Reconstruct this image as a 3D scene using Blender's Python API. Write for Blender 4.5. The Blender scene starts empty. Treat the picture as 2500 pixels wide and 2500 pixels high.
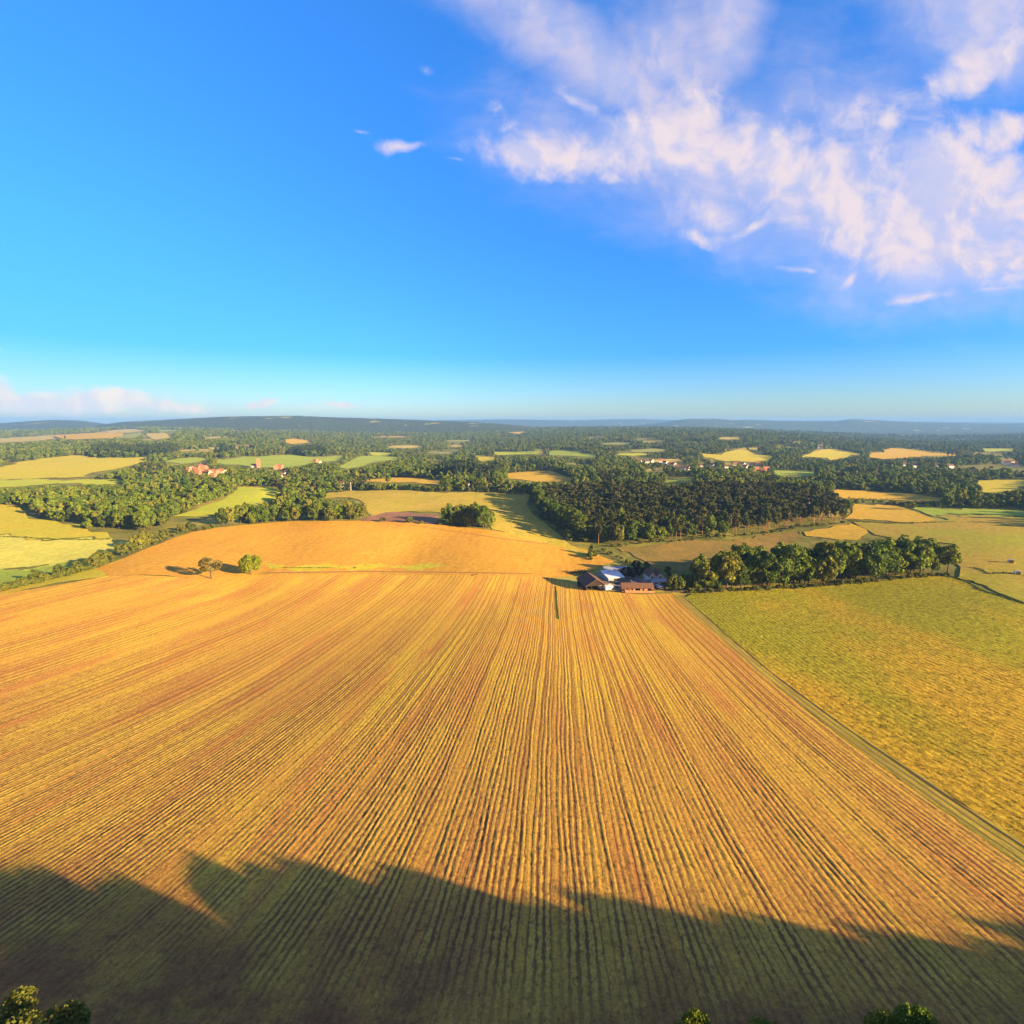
import bpy, bmesh, math, random
import numpy as np
from mathutils import Vector, Matrix
from mathutils.geometry import delaunay_2d_cdt

random.seed(7)
rng = np.random.default_rng(11)
R = math.radians
C = bpy.context.scene.collection
scene = bpy.context.scene

# ------------------------------------------------------------------ camera
CAMZ = 100.0
PITCH = R(10.0)
cam_d = bpy.data.cameras.new("camera")
cam_d.sensor_width = 36
cam_d.lens = 18.0
cam_d.clip_start = 1.0
cam_d.clip_end = 60000
cam = bpy.data.objects.new("camera", cam_d)
C.objects.link(cam)
cam.location = (0, 0, CAMZ)
cam.rotation_euler = (R(90) - PITCH, 0, 0)
scene.camera = cam

# ------------------------------------------------------------------ light and sky
SUN_EL = R(15.0)
SUN_AZ = R(120.0)            # clockwise from +Y
SUNV = Vector((math.sin(SUN_AZ) * math.cos(SUN_EL), math.cos(SUN_AZ) * math.cos(SUN_EL), math.sin(SUN_EL)))
sun_d = bpy.data.lights.new("sun", "SUN")
sun_d.energy = 5.0
sun_d.angle = R(0.5)
sun_d.color = (1.0, 0.70, 0.36)
sun = bpy.data.objects.new("sun", sun_d)
C.objects.link(sun)
sun.rotation_euler = (-SUNV).to_track_quat('-Z', 'Y').to_euler()
sun.location = (80, -60, 300)

scene.view_settings.view_transform = 'Standard'
scene.view_settings.look = 'None'
EXPO = 1.9
scene.view_settings.exposure = EXPO
scene.view_settings.gamma = 1.0
scene.view_settings.use_curve_mapping = False
scene.cycles.use_denoising = True
scene.cycles.max_bounces = 6
scene.cycles.diffuse_bounces = 3
scene.cycles.transparent_max_bounces = 8
scene.cycles.volume_bounces = 1
SKY_STRENGTH = 0.05
HAZE = 7.5e-5


def raydir(px, py):
    """direction (right, forward, up) of a pixel of the 2500 px photograph"""
    u, v = (px - 1250) / 1250.0, (py - 1250) / 1250.0
    s, c = math.sin(PITCH), math.cos(PITCH)
    return u, c - v * s, -s - v * c


def gno(px, py):
    x, y, z = raydir(px, py)
    return x / y, z / y


class NT:
    """small node-tree helper"""
    def __init__(self, tree):
        self.t = tree
        tree.nodes.clear()

    def n(self, kind, ins=None, **props):
        nd = self.t.nodes.new(kind)
        for k, v in props.items():
            setattr(nd, k, v)
        for k, v in (ins or {}).items():
            s = nd.inputs[k]
            if isinstance(v, bpy.types.NodeSocket):
                self.t.links.new(v, s)
            else:
                s.default_value = v
        return nd

    def math(self, op, a, b=0.0, clamp=False):
        return self.n('ShaderNodeMath', {0: a, 1: b}, operation=op, use_clamp=clamp).outputs[0]

    def smooth(self, v, a, b):
        nd = self.n('ShaderNodeMapRange', {0: v, 1: a, 2: b}, interpolation_type='SMOOTHSTEP')
        return nd.outputs[0]

    def mix(self, f, a, b, blend='MIX'):
        nd = self.n('ShaderNodeMix', data_type='RGBA', blend_type=blend)
        for idx, v in ((0, f), (6, a), (7, b)):
            if isinstance(v, bpy.types.NodeSocket):
                self.t.links.new(v, nd.inputs[idx])
            else:
                nd.inputs[idx].default_value = v if idx == 0 else (tuple(v) + (1,))[:4]
        return nd.outputs[2]

    def noise(self, vec, scale, detail=4, rough=0.55, dist=0.0, dim='3D'):
        return self.n('ShaderNodeTexNoise', {'Vector': vec, 'Scale': scale, 'Detail': detail, 'Roughness': rough,
                                             'Distortion': dist}, noise_dimensions=dim).outputs[0]


world = bpy.data.worlds.new("World")
scene.world = world
world.use_nodes = True
W = NT(world.node_tree)
w_out = W.n('ShaderNodeOutputWorld')
w_bg = W.n('ShaderNodeBackground', {'Strength': SKY_STRENGTH})
W.t.links.new(w_bg.outputs[0], w_out.inputs[0])
sky = W.n('ShaderNodeTexSky', sky_type='NISHITA', sun_disc=False, sun_elevation=SUN_EL, sun_rotation=SUN_AZ,
          altitude=150.0, air_density=1.0, dust_density=0.6, ozone_density=1.6)
wdir = W.n('ShaderNodeTexCoord').outputs['Generated']
sep = W.n('ShaderNodeSeparateXYZ', {0: wdir})
dx, dy, dz = sep.outputs
ysafe = W.math('MAXIMUM', dy, 0.05)
gx = W.math('DIVIDE', dx, ysafe)
gz = W.math('DIVIDE', dz, ysafe)
gvec = W.n('ShaderNodeCombineXYZ', {0: gx, 1: gz, 2: 0.0}).outputs[0]
front = W.smooth(dy, 0.05, 0.2)


def D2P(v):
    return v * 2500 / 1932.0


def blob(cx, cy, rx, ry, rot, wgt, vec):
    """an elliptical cloud bank, given where it stands in the sky"""
    g = gno(D2P(cx), D2P(cy))
    a = gno(D2P(cx + 10), D2P(cy))
    sc = math.hypot(a[0] - g[0], a[1] - g[1]) / 10
    mp = W.n('ShaderNodeMapping', {'Vector': vec, 'Location': (g[0], g[1], 0), 'Rotation': (0, 0, R(rot)),
                                   'Scale': (rx * sc, ry * sc, 1)}, vector_type='TEXTURE').outputs[0]
    ln = W.n('ShaderNodeVectorMath', {0: mp}, operation='LENGTH').outputs['Value']
    return W.math('MULTIPLY', W.math('SUBTRACT', 1.0, W.math('MULTIPLY', ln, 0.5)), wgt)


def allmax(vals):
    m = vals[0]
    for v in vals[1:]:
        m = W.math('MAXIMUM', m, v)
    return m


warp = W.n('ShaderNodeTexNoise', {'Vector': gvec, 'Scale': 5.0, 'Detail': 3.0}).outputs['Color']
warpv = W.n('ShaderNodeVectorMath', {0: warp, 1: (0.5, 0.5, 0.5)}, operation='SUBTRACT').outputs[0]
gw = W.n('ShaderNodeVectorMath', {0: warpv, 1: (0.14, 0.09, 0.0), 2: gvec}, operation='MULTIPLY_ADD').outputs[0]
BANKS = [  # centre, radii (in 1932-px units), tilt, weight
    (985, 300, 100, 42, -5, 1.0), (1110, 290, 140, 48, 3, 1.0), (1270, 265, 190, 62, 0, 1.0), (1330, 195, 85, 70, 10, .95),
    (1430, 290, 150, 75, -18, 1.0), (1590, 395, 210, 80, -28, 1.0), (1800, 330, 220, 85, -5, 1.0), (1880, 240, 130, 40, 5, 1.0),
    (1760, 470, 260, 55, -8, 1.0), (1800, 150, 110, 36, 24, 1.0), (1905, 95, 60, 40, 30, .95), (1690, 235, 38, 40, 35, .9), (1740, 380, 330, 130, -12, .95), (1500, 330, 200, 90, -10, .85),
    (1345, 390, 95, 40, 0, .78), (1330, 440, 60, 18, -8, .9), (1440, 430, 50, 18, 22, .95), (1150, 330, 35, 14, 0, .9),
    (1093, 183, 38, 17, -45, .95), (925, 210, 36, 26, -10, .75), (950, 255, 40, 16, 30, .75),
    (768, 267, 42, 13, -4, .84), (1607, 530, 30, 15, 55, .9), (1740, 566, 80, 14, 10, .9), (1850, 548, 70, 8, 5, .65),
    (1503, 517, 26, 7, -20, .8), (802, 115, 24, 16, 0, .62), (700, 243, 26, 6, 0, .6), (840, 310, 25, 5, -15, .6),
    (40, 752, 100, 21, 4, 1.2), (150, 755, 150, 17, 0, 1.2), (270, 764, 130, 11, 0, 1.2), (-30, 737, 80, 30, 0, 1.3),
    (497, 762, 18, 8, 0, 1.2), (525, 760, 14, 9, 20, 1.2), (640, 766, 32, 6, 0, 1.05), (4, 657, 16, 4, 0, .75)]
banks = allmax([blob(*b, gw) for b in BANKS])
n1 = W.noise(gw, 6.0, 8, 0.60)
n2 = W.noise(gw, 24.0, 6, 0.58)
nn = W.math('ADD', W.math('MULTIPLY', n1, 0.76), W.math('MULTIPLY', n2, 0.24))
dens = W.math('ADD', banks, W.math('MULTIPLY', W.math('SUBTRACT', nn, 0.5), 1.35))
dens = W.smooth(dens, 0.40, 0.92)
VEILS = [(1150, 130, 260, 62, -27, 1.0), (1010, 20, 240, 50, -18, .8), (1370, 60, 70, 130, -12, .85), (1250, 120, 150, 120, 0, .85),
         (1560, 170, 160, 150, 0, .55), (1860, 30, 190, 110, 0, .9), (1450, 330, 420, 120, -12, .9), (1720, 430, 330, 130, -8, .95),
         (1600, 300, 200, 200, 0, .7), (150, 770, 260, 30, 0, .7), (1350, 400, 160, 60, 0, .8), (600, 768, 130, 10, 0, .6)]
veils = allmax([blob(*b, gvec) for b in VEILS])
streak = W.n('ShaderNodeMapping', {'Vector': gw, 'Rotation': (0, 0, R(25)), 'Scale': (2.2, 5.0, 1)}).outputs[0]
n3 = W.noise(streak, 1.6, 7, 0.6)
veil = W.math('ADD', veils, W.math('MULTIPLY', W.math('SUBTRACT', n3, 0.5), 0.9))
veil = W.math('MULTIPLY', W.smooth(veil, 0.12, 1.0), 0.78)
cov = W.math('SUBTRACT', 1.0, W.math('MULTIPLY', W.math('SUBTRACT', 1.0, veil), W.math('SUBTRACT', 1.0, dens)))
cov = W.math('MULTIPLY', cov, front, True)
# unseen cloud behind and overhead, added to dim and neutralise the fill light
nb = W.noise(wdir, 2.2, 6, 0.6)
back = W.math('MULTIPLY', W.smooth(nb, 0.30, 0.52), W.math('MAXIMUM', W.smooth(dy, 0.0, -0.3), W.smooth(dz, 0.70, 0.85)))
back = W.math('MULTIPLY', back, 0.92)
# puffs: warm lit tops, lilac undersides
gup = W.n('ShaderNodeVectorMath', {0: gw, 1: (0.02, 0.012, 0.0)}, operation='ADD').outputs[0]
n1u = W.noise(gup, 6.0, 5, 0.55)
lit = W.smooth(W.math('ADD', W.math('MULTIPLY', W.math('SUBTRACT', W.noise(gw, 6.0, 5, 0.55), n1u), 6.0), W.math('MULTIPLY', W.math('SUBTRACT', n2, 0.5), 0.45)), -0.5, 0.55)
KC = 1.0 / SKY_STRENGTH / (2 ** EXPO)
c_shade = tuple(v * KC for v in (0.60, 0.62, 0.88))
c_lit = tuple(v * KC for v in (0.88, 0.76, 0.82))
c_cloud = W.mix(lit, c_shade, c_lit)
c_low = W.mix(lit, tuple(v * KC for v in (0.80, 0.82, 0.92)), tuple(v * KC for v in (1.0, 0.93, 0.86)))
c_cloud = W.mix(W.smooth(dz, 0.17, 0.10), c_cloud, c_low)
# deepen the sky's own blue away from the horizon
tint = W.n('ShaderNodeValToRGB', {0: dz})
cr = tint.color_ramp
cr.elements[0].position = 0.0
cr.elements[0].color = (0.74, 0.95, 1.3, 1)
cr.elements[1].position = 0.62
cr.elements[1].color = (0.31, 1.08, 2.1, 1)
e = cr.elements.new(0.12)
e.color = (0.22, 0.72, 1.5, 1)
skyc = W.mix(1.0, sky.outputs[0], tint.outputs[0], 'MULTIPLY')
evn = W.math('SUBTRACT', 1.0, W.math('MULTIPLY', W.math('MULTIPLY', W.smooth(dx, -0.15, -0.75), W.smooth(dz, 0.34, 0.02)), 0.24))
skyc = W.mix(1.0, skyc, W.n('ShaderNodeCombineXYZ', {0: evn, 1: evn, 2: evn}).outputs[0], 'MULTIPLY')
final = W.mix(cov, skyc, c_cloud)
final = W.mix(back, final, tuple(v * KC for v in (0.17, 0.135, 0.115)))  # dull neutral tone of the added fill cloud
W.t.links.new(final, w_bg.inputs['Color'])

# ------------------------------------------------------------------ terrain: heights surveyed from the view
CP = []          # (x, y, z relative to the camera)


def pt(px, py, Y):
    x, y, z = raydir(px, py)
    t = Y / y
    CP.append((x * t, Y, z * t))


for x in (-330, -160, 0, 110, 230):
    for Y, z in ((40, -57.5), (65, -63.4), (99, -70.9), (154, -80.9), (220, -90.3), (288, -98.6)):
        if x == -330 and Y > 200:
            continue
        if x == 230 and Y > 200:
            continue
        CP.append((x, Y, z + (0.0 if x > -300 else 2.0)))
for x, Y, z in ((-200, 0, -47), (0, 0, -47), (200, 0, -47), (0, -120, -36), (-300, -200, -34), (300, -200, -34), (0, -500, -20),
                (0, -2000, -40), (-2500, 0, -60), (2500, 0, -60), (-600, 100, -70), (600, 100, -72), (-90, 20, -52), (90, 20, -52)):
    CP.append((x, Y, z))
for q in ((0, 1450, 255), (250, 1405, 305), (515, 1412, 312), (700, 1398, 330), (1000, 1399, 336), (1250, 1405, 325), (1500, 1425, 310),
          (1400, 1375, 368), (1000, 1340, 405), (700, 1330, 410), (330, 1340, 390), (560, 1283, 478), (800, 1270, 490), (1000, 1272, 490),
          (1200, 1296, 455), (1340, 1325, 430), (1000, 1252, 560), (1000, 1200, 740), (700, 1215, 690), (1250, 1200, 735),
          (100, 1390, 335), (150, 1320, 420), (100, 1250, 560), (-150, 1320, 415), (640, 1205, 700), (400, 1195, 770), (100, 1175, 860),
          (300, 1116, 1350), (100, 1090, 1800), (100, 1068, 2800), (300, 1052, 3600), (700, 1060, 3600),
          (560, 1120, 1350), (850, 1150, 1100), (1000, 1130, 1400), (1000, 1100, 2100), (1000, 1060, 4200), (1300, 1150, 1100),
          (1250, 1110, 1800),
          (1500, 1335, 418), (1900, 1295, 478), (2050, 1250, 560), (1310, 1250, 585), (1500, 1195, 740), (1750, 1190, 740), (1700, 1155, 1050),
          (1700, 1135, 1350), (2200, 1150, 1150), (2200, 1215, 680), (2200, 1262, 520), (2450, 1262, 500), (2450, 1335, 370),
          (2650, 1335, 365), (2480, 1185, 820), (2000, 1105, 1800), (2200, 1102, 1950), (1800, 1064, 2700), (1500, 1062, 3000),
          (2250, 1072, 4300), (2300, 1052, 7000), (1700, 1045, 6500), (1200, 1045, 7500), (700, 1045, 7500), (2600, 1060, 4500),
          (1700, 1445, 291), (2000, 1430, 295), (2330, 1406, 300), (2500, 1477, 232), (2700, 1400, 300), (1900, 1375, 355),
          (-300, 1150, 1000), (-300, 1060, 4000), (2800, 1150, 1000)):
    pt(*q)
for a in range(0, 360, 30):
    CP.append((24000 * math.sin(R(a)), 24000 * math.cos(R(a)), -180))
CPa = np.array(CP, float)


def lmap(x, y):
    r = np.sqrt(x * x + y * y) + 1e-6
    k = np.log1p(r / 120.0) / r
    return np.stack([x * k, y * k], -1)


_p = lmap(CPa[:, 0], CPa[:, 1])


def _kern(d2):
    return np.where(d2 > 1e-12, 0.5 * d2 * np.log(np.maximum(d2, 1e-12)), 0.0)


_n = len(CPa)
_A = np.zeros((_n + 3, _n + 3))
_A[:_n, :_n] = _kern(((_p[:, None] - _p[None]) ** 2).sum(-1)) + np.eye(_n) * 2e-4
_A[:_n, _n] = 1
_A[:_n, _n + 1:] = _p
_A[_n:, :_n] = _A[:_n, _n:].T
_w = np.linalg.solve(_A, np.concatenate([CPa[:, 2], np.zeros(3)]))


def H(x, y):
    """ground height (world z) at x, y: arrays or numbers"""
    x = np.atleast_1d(np.asarray(x, float))
    y = np.atleast_1d(np.asarray(y, float))
    out = np.empty(x.shape)
    xf, yf, of = x.ravel(), y.ravel(), out.reshape(-1)
    for i in range(0, len(xf), 20000):
        q = lmap(xf[i:i + 20000], yf[i:i + 20000])
        d2 = ((q[:, None] - _p[None]) ** 2).sum(-1)
        of[i:i + 20000] = _kern(d2) @ _w[:_n] + _w[_n] + q @ _w[_n + 1:]
    r = np.sqrt(x * x + y * y)
    und = np.sin(x / 97.0 + 1.3) * np.sin(y / 121.0 + .4) * 0.5 + np.sin(x / 41.0 + y / 63.0) * 0.25
    return out + CAMZ + und * np.clip((r - 60) / 200, 0, 1) + np.sin(x / 510. + 1) * np.sin(y / 640.) * 6 * np.clip((r - 900) / 2500, 0, 1)


def h1(x, y):
    return float(H(x, y)[0])


_T = 18.0 * (16000 / 18.0) ** (np.arange(520) / 519.0)


def at(px, py):
    """the ground point seen at a pixel of the photograph"""
    x, y, z = raydir(px, py)
    g = CAMZ + z * _T - H(x * _T, y * _T)
    k = np.nonzero(g <= 0)[0]
    if len(k) == 0:
        t = _T[np.argmin(g)]
    elif k[0] == 0:
        t = _T[0]
    else:
        a, b = _T[k[0] - 1], _T[k[0]]
        for _ in range(3):
            tt = np.linspace(a, b, 9)
            gg = CAMZ + z * tt - H(x * tt, y * tt)
            j = np.nonzero(gg <= 0)[0]
            j = j[0] if len(j) else 8
            a, b = tt[max(j - 1, 0)], tt[j]
        t = (a + b) / 2
    return float(x * t), float(y * t)


def at3(px, py):
    x, y = at(px, py)
    return Vector((x, y, h1(x, y)))


def Rg(ox, oy, s):
    """points read off an enlarged crop of the photograph"""
    return lambda pts: [(ox + a / s, oy + b / s) for a, b in pts]


# ------------------------------------------------------------------ materials
def new_mat(name):
    m = bpy.data.materials.new(name)
    m.use_nodes = True
    return m, NT(m.node_tree)


def finish(N, col, rough=0.9, bump=None, bstr=0.5, bdist=1.0, transl=0.0, spec=0.15, metal=0.0):
    b = N.n('ShaderNodeBsdfPrincipled', {'Roughness': rough, 'Specular IOR Level': spec, 'Metallic': metal})
    if isinstance(col, bpy.types.NodeSocket):
        N.t.links.new(col, b.inputs['Base Color'])
    else:
        b.inputs['Base Color'].default_value = (tuple(col) + (1,))[:4]
    if bump is not None:
        bp = N.n('ShaderNodeBump', {'Height': bump, 'Strength': bstr, 'Distance': bdist})
        N.t.links.new(bp.outputs[0], b.inputs['Normal'])
    sh = b.outputs[0]
    if transl:
        tr = N.n('ShaderNodeBsdfTranslucent')
        if isinstance(col, bpy.types.NodeSocket):
            N.t.links.new(col, tr.inputs[0])
        else:
            tr.inputs[0].default_value = (tuple(col) + (1,))[:4]
        mx = N.n('ShaderNodeMixShader', {0: transl})
        N.t.links.new(sh, mx.inputs[1])
        N.t.links.new(tr.outputs[0], mx.inputs[2])
        sh = mx.outputs[0]
    o = N.n('ShaderNodeOutputMaterial')
    N.t.links.new(sh, o.inputs[0])


def plain(name, col, rough=0.8, var=0.25, scale=1.2, metal=0.0, spec=0.2):
    m, N = new_mat(name)
    v = N.n('ShaderNodeTexCoord').outputs['Object']
    f = N.noise(v, scale, 5, 0.6)
    c = N.mix(f, tuple(a * (1 - var) for a in col), tuple(min(1, a * (1 + var)) for a in col))
    finish(N, c, rough, f, 0.2, 0.05, metal=metal, spec=spec)
    return m


def field_mat(name, cols, scale=0.02, stripe=0.0, rot=-5.0, fine=0.35, bstr=0.6):
    """mottled grass or stubble; cols = (main, second, patch)"""
    m, N = new_mat(name)
    v = N.n('ShaderNodeTexCoord').outputs['Object']
    rv = N.n('ShaderNodeMapping', {'Vector': v, 'Rotation': (0, 0, R(-rot))}).outputs[0]
    st = N.n('ShaderNodeMapping', {'Vector': rv, 'Scale': (1.0, 0.12, 1.0)}).outputs[0]
    big = N.noise(v, scale, 5, 0.62)
    big2 = N.noise(v, scale * 3.3, 5, 0.65)
    fi = N.noise(v, fine, 6, 0.7)
    sn = N.noise(st, 0.30, 4, 0.6)
    c = N.mix(N.smooth(big, 0.35, 0.66), cols[0], cols[1])
    c = N.mix(N.math('MULTIPLY', N.smooth(big2, 0.48, 0.74), 0.7), c, cols[2])
    f = N.math('ADD', N.math('MULTIPLY', fi, 1.0 - stripe), N.math('MULTIPLY', sn, stripe))
    k = N.n('ShaderNodeMapRange', {0: f, 1: 0.28, 2: 0.72, 3: 0.62, 4: 1.35}).outputs[0]
    c = N.mix(1.0, c, N.n('ShaderNodeCombineXYZ', {0: k, 1: k, 2: k}).outputs[0], 'MULTIPLY')
    finish(N, c, 0.95, f, bstr, 0.6, spec=0.05)
    return m


STRAW = (0.66, 0.36, 0.085)
M = {}
M['ground'] = None
M['hill_stubble'] = field_mat('hill_stubble', ((0.66, 0.36, 0.042), (0.63, 0.325, 0.042), (0.57, 0.35, 0.03)), 0.016, 0.3)
M['pasture_gold'] = field_mat('pasture_gold', ((0.58, 0.49, 0.035), (0.52, 0.48, 0.04), (0.62, 0.44, 0.045)), 0.015, 0.2)
M['pasture_lime'] = field_mat('pasture_lime', ((0.48, 0.51, 0.035), (0.42, 0.49, 0.04), (0.56, 0.50, 0.04)), 0.014, 0.2)
M['pasture_green'] = field_mat('pasture_green', ((0.35, 0.43, 0.05), (0.29, 0.40, 0.045), (0.46, 0.43, 0.05)), 0.012, 0.2)
M['pale_crop'] = field_mat('pale_crop', ((0.62, 0.58, 0.10), (0.56, 0.56, 0.10), (0.66, 0.57, 0.10)), 0.02, 0.3)
M['dry_grass'] = field_mat('dry_grass', ((0.46, 0.38, 0.04), (0.56, 0.41, 0.06), (0.32, 0.30, 0.035)), 0.016, 0.2)
M['meadow'] = field_mat('meadow', ((0.34, 0.34, 0.03), (0.43, 0.31, 0.045), (0.38, 0.39, 0.028)), 0.012, 0.1)
M['gold_stubble'] = field_mat('gold_stubble', ((0.62, 0.41, 0.045), (0.57, 0.39, 0.04), (0.62, 0.36, 0.05)), 0.013, 0.3)
M['bare_soil'] = field_mat('bare_soil', ((0.30, 0.15, 0.085), (0.36, 0.20, 0.12), (0.24, 0.13, 0.07)), 0.05, 0.4)
M['tan_grass'] = field_mat('tan_grass', ((0.33, 0.22, 0.05), (0.22, 0.17, 0.04), (0.19, 0.17, 0.04)), 0.02, 0.2)
M['tyre'] = plain('pressed_straw', (0.30, 0.205, 0.075), 0.95, 0.5, 0.5)
M['far_pale'] = field_mat('far_pale', ((0.52, 0.42, 0.10), (0.46, 0.40, 0.10), (0.56, 0.42, 0.12)), 0.006, 0.2, fine=.1)
M['far_green'] = field_mat('far_green', ((0.32, 0.34, 0.08), (0.28, 0.32, 0.08), (0.40, 0.36, 0.09)), 0.006, 0.2, fine=.1)
M['yard'] = field_mat('yard', ((0.30, 0.24, 0.17), (0.22, 0.19, 0.13), (0.40, 0.32, 0.22)), 0.1, 0.1)
M['verge'] = field_mat('verge', ((0.52, 0.39, 0.045), (0.60, 0.42, 0.06), (0.34, 0.32, 0.03)), 0.08, 0.7, fine=1.2)

# row crop in front: straw rows over soil
ROW = 1.02
RD = Vector((0.088, 0.996, 0)).normalized()
RE = Vector((RD.y, -RD.x, 0))
m, N = new_mat('row_crop')
uv = N.n('ShaderNodeUVMap').outputs[0]                      # u = across the rows in metres, v = along them
obj = N.n('ShaderNodeTexCoord').outputs['Object']
sx = N.n('ShaderNodeSeparateXYZ', {0: uv})
u_, v_ = sx.outputs[0], sx.outputs[1]
wob = N.noise(obj, 0.45, 3, 0.6)
uu = N.math('ADD', N.math('DIVIDE', u_, ROW), N.math('MULTIPLY', N.math('SUBTRACT', wob, 0.5), 0.5))
fr = N.math('FRACT', N.math('ADD', uu, 1000.0))
tri = N.math('ABSOLUTE', N.math('SUBTRACT', fr, 0.5))       # 0 on the row, 0.5 between rows
rowid = N.math('FLOOR', N.math('ADD', uu, 1000.0))
rnd = N.n('ShaderNodeTexWhiteNoise', {'W': rowid}, noise_dimensions='1D').outputs['Value']
clump = N.noise(obj, 1.15, 6, 0.8)
patch = N.noise(obj, 0.014, 5, 0.6)
patch2 = N.noise(N.n('ShaderNodeMapping', {'Vector': uv, 'Scale': (0.09, 0.012, 1)}).outputs[0], 1.0, 5, 0.65)
long_ = N.noise(N.n('ShaderNodeMapping', {'Vector': uv, 'Scale': (1.0 / ROW, 0.035, 1)}).outputs[0], 1.0, 4, 0.7)
plantv = N.math('ADD', N.math('SUBTRACT', 0.27, tri), N.math('MULTIPLY', N.math('SUBTRACT', clump, 0.5), 0.95))
plantv = N.math('ADD', plantv, N.math('MULTIPLY', N.math('SUBTRACT', long_, 0.5), 0.55))
plant = N.smooth(plantv, -0.12, 0.08)
grp = N.n('ShaderNodeTexWhiteNoise', {'W': N.math('FLOOR', N.math('DIVIDE', rowid, 3.0))}, noise_dimensions='1D').outputs['Value']
gk = N.math('ADD', N.math('MULTIPLY', rnd, 0.62), N.math('MULTIPLY', long_, 0.55))
gk = N.math('ADD', gk, N.math('MULTIPLY', grp, 0.28))
gapk = N.math('MULTIPLY', N.math('SUBTRACT', 1.0, plant), N.smooth(gk, 0.26, 0.92))
uu2 = N.math('ADD', N.math('DIVIDE', u_, 2.75), N.math('MULTIPLY', N.math('SUBTRACT', N.noise(obj, 0.2, 3, 0.6), 0.5), 0.35))
tri2 = N.math('ABSOLUTE', N.math('SUBTRACT', N.math('FRACT', N.math('ADD', uu2, 500.0)), 0.5))
rnd2 = N.n('ShaderNodeTexWhiteNoise', {'W': N.math('FLOOR', N.math('ADD', uu2, 500.0))}, noise_dimensions='1D').outputs['Value']
gap2 = N.math('MULTIPLY', N.smooth(N.math('ADD', tri2, N.math('MULTIPLY', N.math('SUBTRACT', clump, 0.5), 0.35)), 0.26, 0.44), N.smooth(N.math('ADD', N.math('MULTIPLY', rnd2, 0.6), N.math('MULTIPLY', long_, 0.7)), 0.25, 0.85))
gap2 = N.math('MULTIPLY', gap2, N.math('MULTIPLY', N.smooth(v_, 55.0, 150.0), 0.85))
gapk = N.math('MAXIMUM', gapk, gap2)
gapk = N.math('MULTIPLY', gapk, N.smooth(v_, 34.0, 52.0))
straw = N.mix(N.smooth(patch, 0.36, 0.62), (0.88, 0.58, 0.050), (0.84, 0.46, 0.060))
straw = N.mix(N.math('MULTIPLY', N.smooth(patch2, 0.44, 0.68), 0.8), straw, (0.70, 0.25, 0.065))
straw = N.mix(N.math('MULTIPLY', N.smooth(N.noise(obj, 0.9, 4, 0.7), 0.56, 0.75), 0.55), straw, (0.42, 0.33, 0.03))
straw = N.mix(N.math('MULTIPLY', rnd, 0.45), straw, (0.88, 0.58, 0.09))
# shade near the wood put into the colour: straw and soil darkened
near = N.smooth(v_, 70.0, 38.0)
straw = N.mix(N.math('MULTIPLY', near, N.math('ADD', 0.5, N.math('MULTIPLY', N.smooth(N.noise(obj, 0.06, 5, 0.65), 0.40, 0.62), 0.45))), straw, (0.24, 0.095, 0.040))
soil = N.mix(N.noise(obj, 0.8, 5, 0.7), (0.13, 0.044, 0.016), (0.36, 0.145, 0.06))
far = N.smooth(v_, 90.0, 240.0)
soil = N.mix(N.math('MULTIPLY', near, 0.8), soil, (0.17, 0.07, 0.032))  # soil darkened too, deepening the wood's shadow
soil = N.mix(N.math('MULTIPLY', far, 0.50), soil, (0.56, 0.28, 0.03))
fleck = N.smooth(N.noise(N.n('ShaderNodeMapping', {'Vector': uv, 'Scale': (1.5, 0.8, 1)}).outputs[0], 1.0, 5, 0.8), 0.50, 0.64)
fleck = N.math('MULTIPLY', fleck, N.math('SUBTRACT', 0.85, N.math('MULTIPLY', far, 0.5)))
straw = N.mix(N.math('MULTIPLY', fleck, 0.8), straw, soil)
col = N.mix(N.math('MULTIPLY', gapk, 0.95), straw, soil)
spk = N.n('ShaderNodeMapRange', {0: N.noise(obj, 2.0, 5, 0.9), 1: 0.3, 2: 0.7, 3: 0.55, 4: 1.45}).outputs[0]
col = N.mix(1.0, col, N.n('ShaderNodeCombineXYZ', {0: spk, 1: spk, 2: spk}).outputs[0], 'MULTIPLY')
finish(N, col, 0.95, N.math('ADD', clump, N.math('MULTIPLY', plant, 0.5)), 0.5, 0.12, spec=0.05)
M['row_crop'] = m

# bean field on the right: tufted, greener
m, N = new_mat('bean_crop')
obj = N.n('ShaderNodeTexCoord').outputs['Object']
rv = N.n('ShaderNodeMapping', {'Vector': obj, 'Rotation': (0, 0, R(5.0))}).outputs[0]
st = N.n('ShaderNodeMapping', {'Vector': rv, 'Scale': (1.0, 0.4, 1.0)}).outputs[0]
a = N.noise(st, 0.95, 6, 0.78)
b = N.noise(obj, 1.3, 5, 0.7)
big = N.noise(N.n('ShaderNodeMapping', {'Vector': rv, 'Scale': (1.0, 0.4, 1.0)}).outputs[0], 0.016, 5, 0.6)
sepo = N.n('ShaderNodeSeparateXYZ', {0: obj})
grad = N.math('MULTIPLY', N.smooth(sepo.outputs[1], 240.0, 90.0), 0.22)
c = N.mix(N.smooth(N.math('ADD', big, grad), 0.46, 0.74), (0.37, 0.345, 0.018), (0.62, 0.38, 0.03))
dark = N.smooth(N.math('ADD', N.math('MULTIPLY', a, 0.6), N.math('MULTIPLY', b, 0.4)), 0.505, 0.42)
c = N.mix(N.math('MULTIPLY', dark, 0.9), c, (0.10, 0.11, 0.015))
lite = N.smooth(N.math('ADD', N.math('MULTIPLY', a, 0.5), N.math('MULTIPLY', b, 0.5)), 0.52, 0.66)
c = N.mix(N.math('MULTIPLY', lite, 0.6), c, (0.60, 0.47, 0.09))
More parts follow.
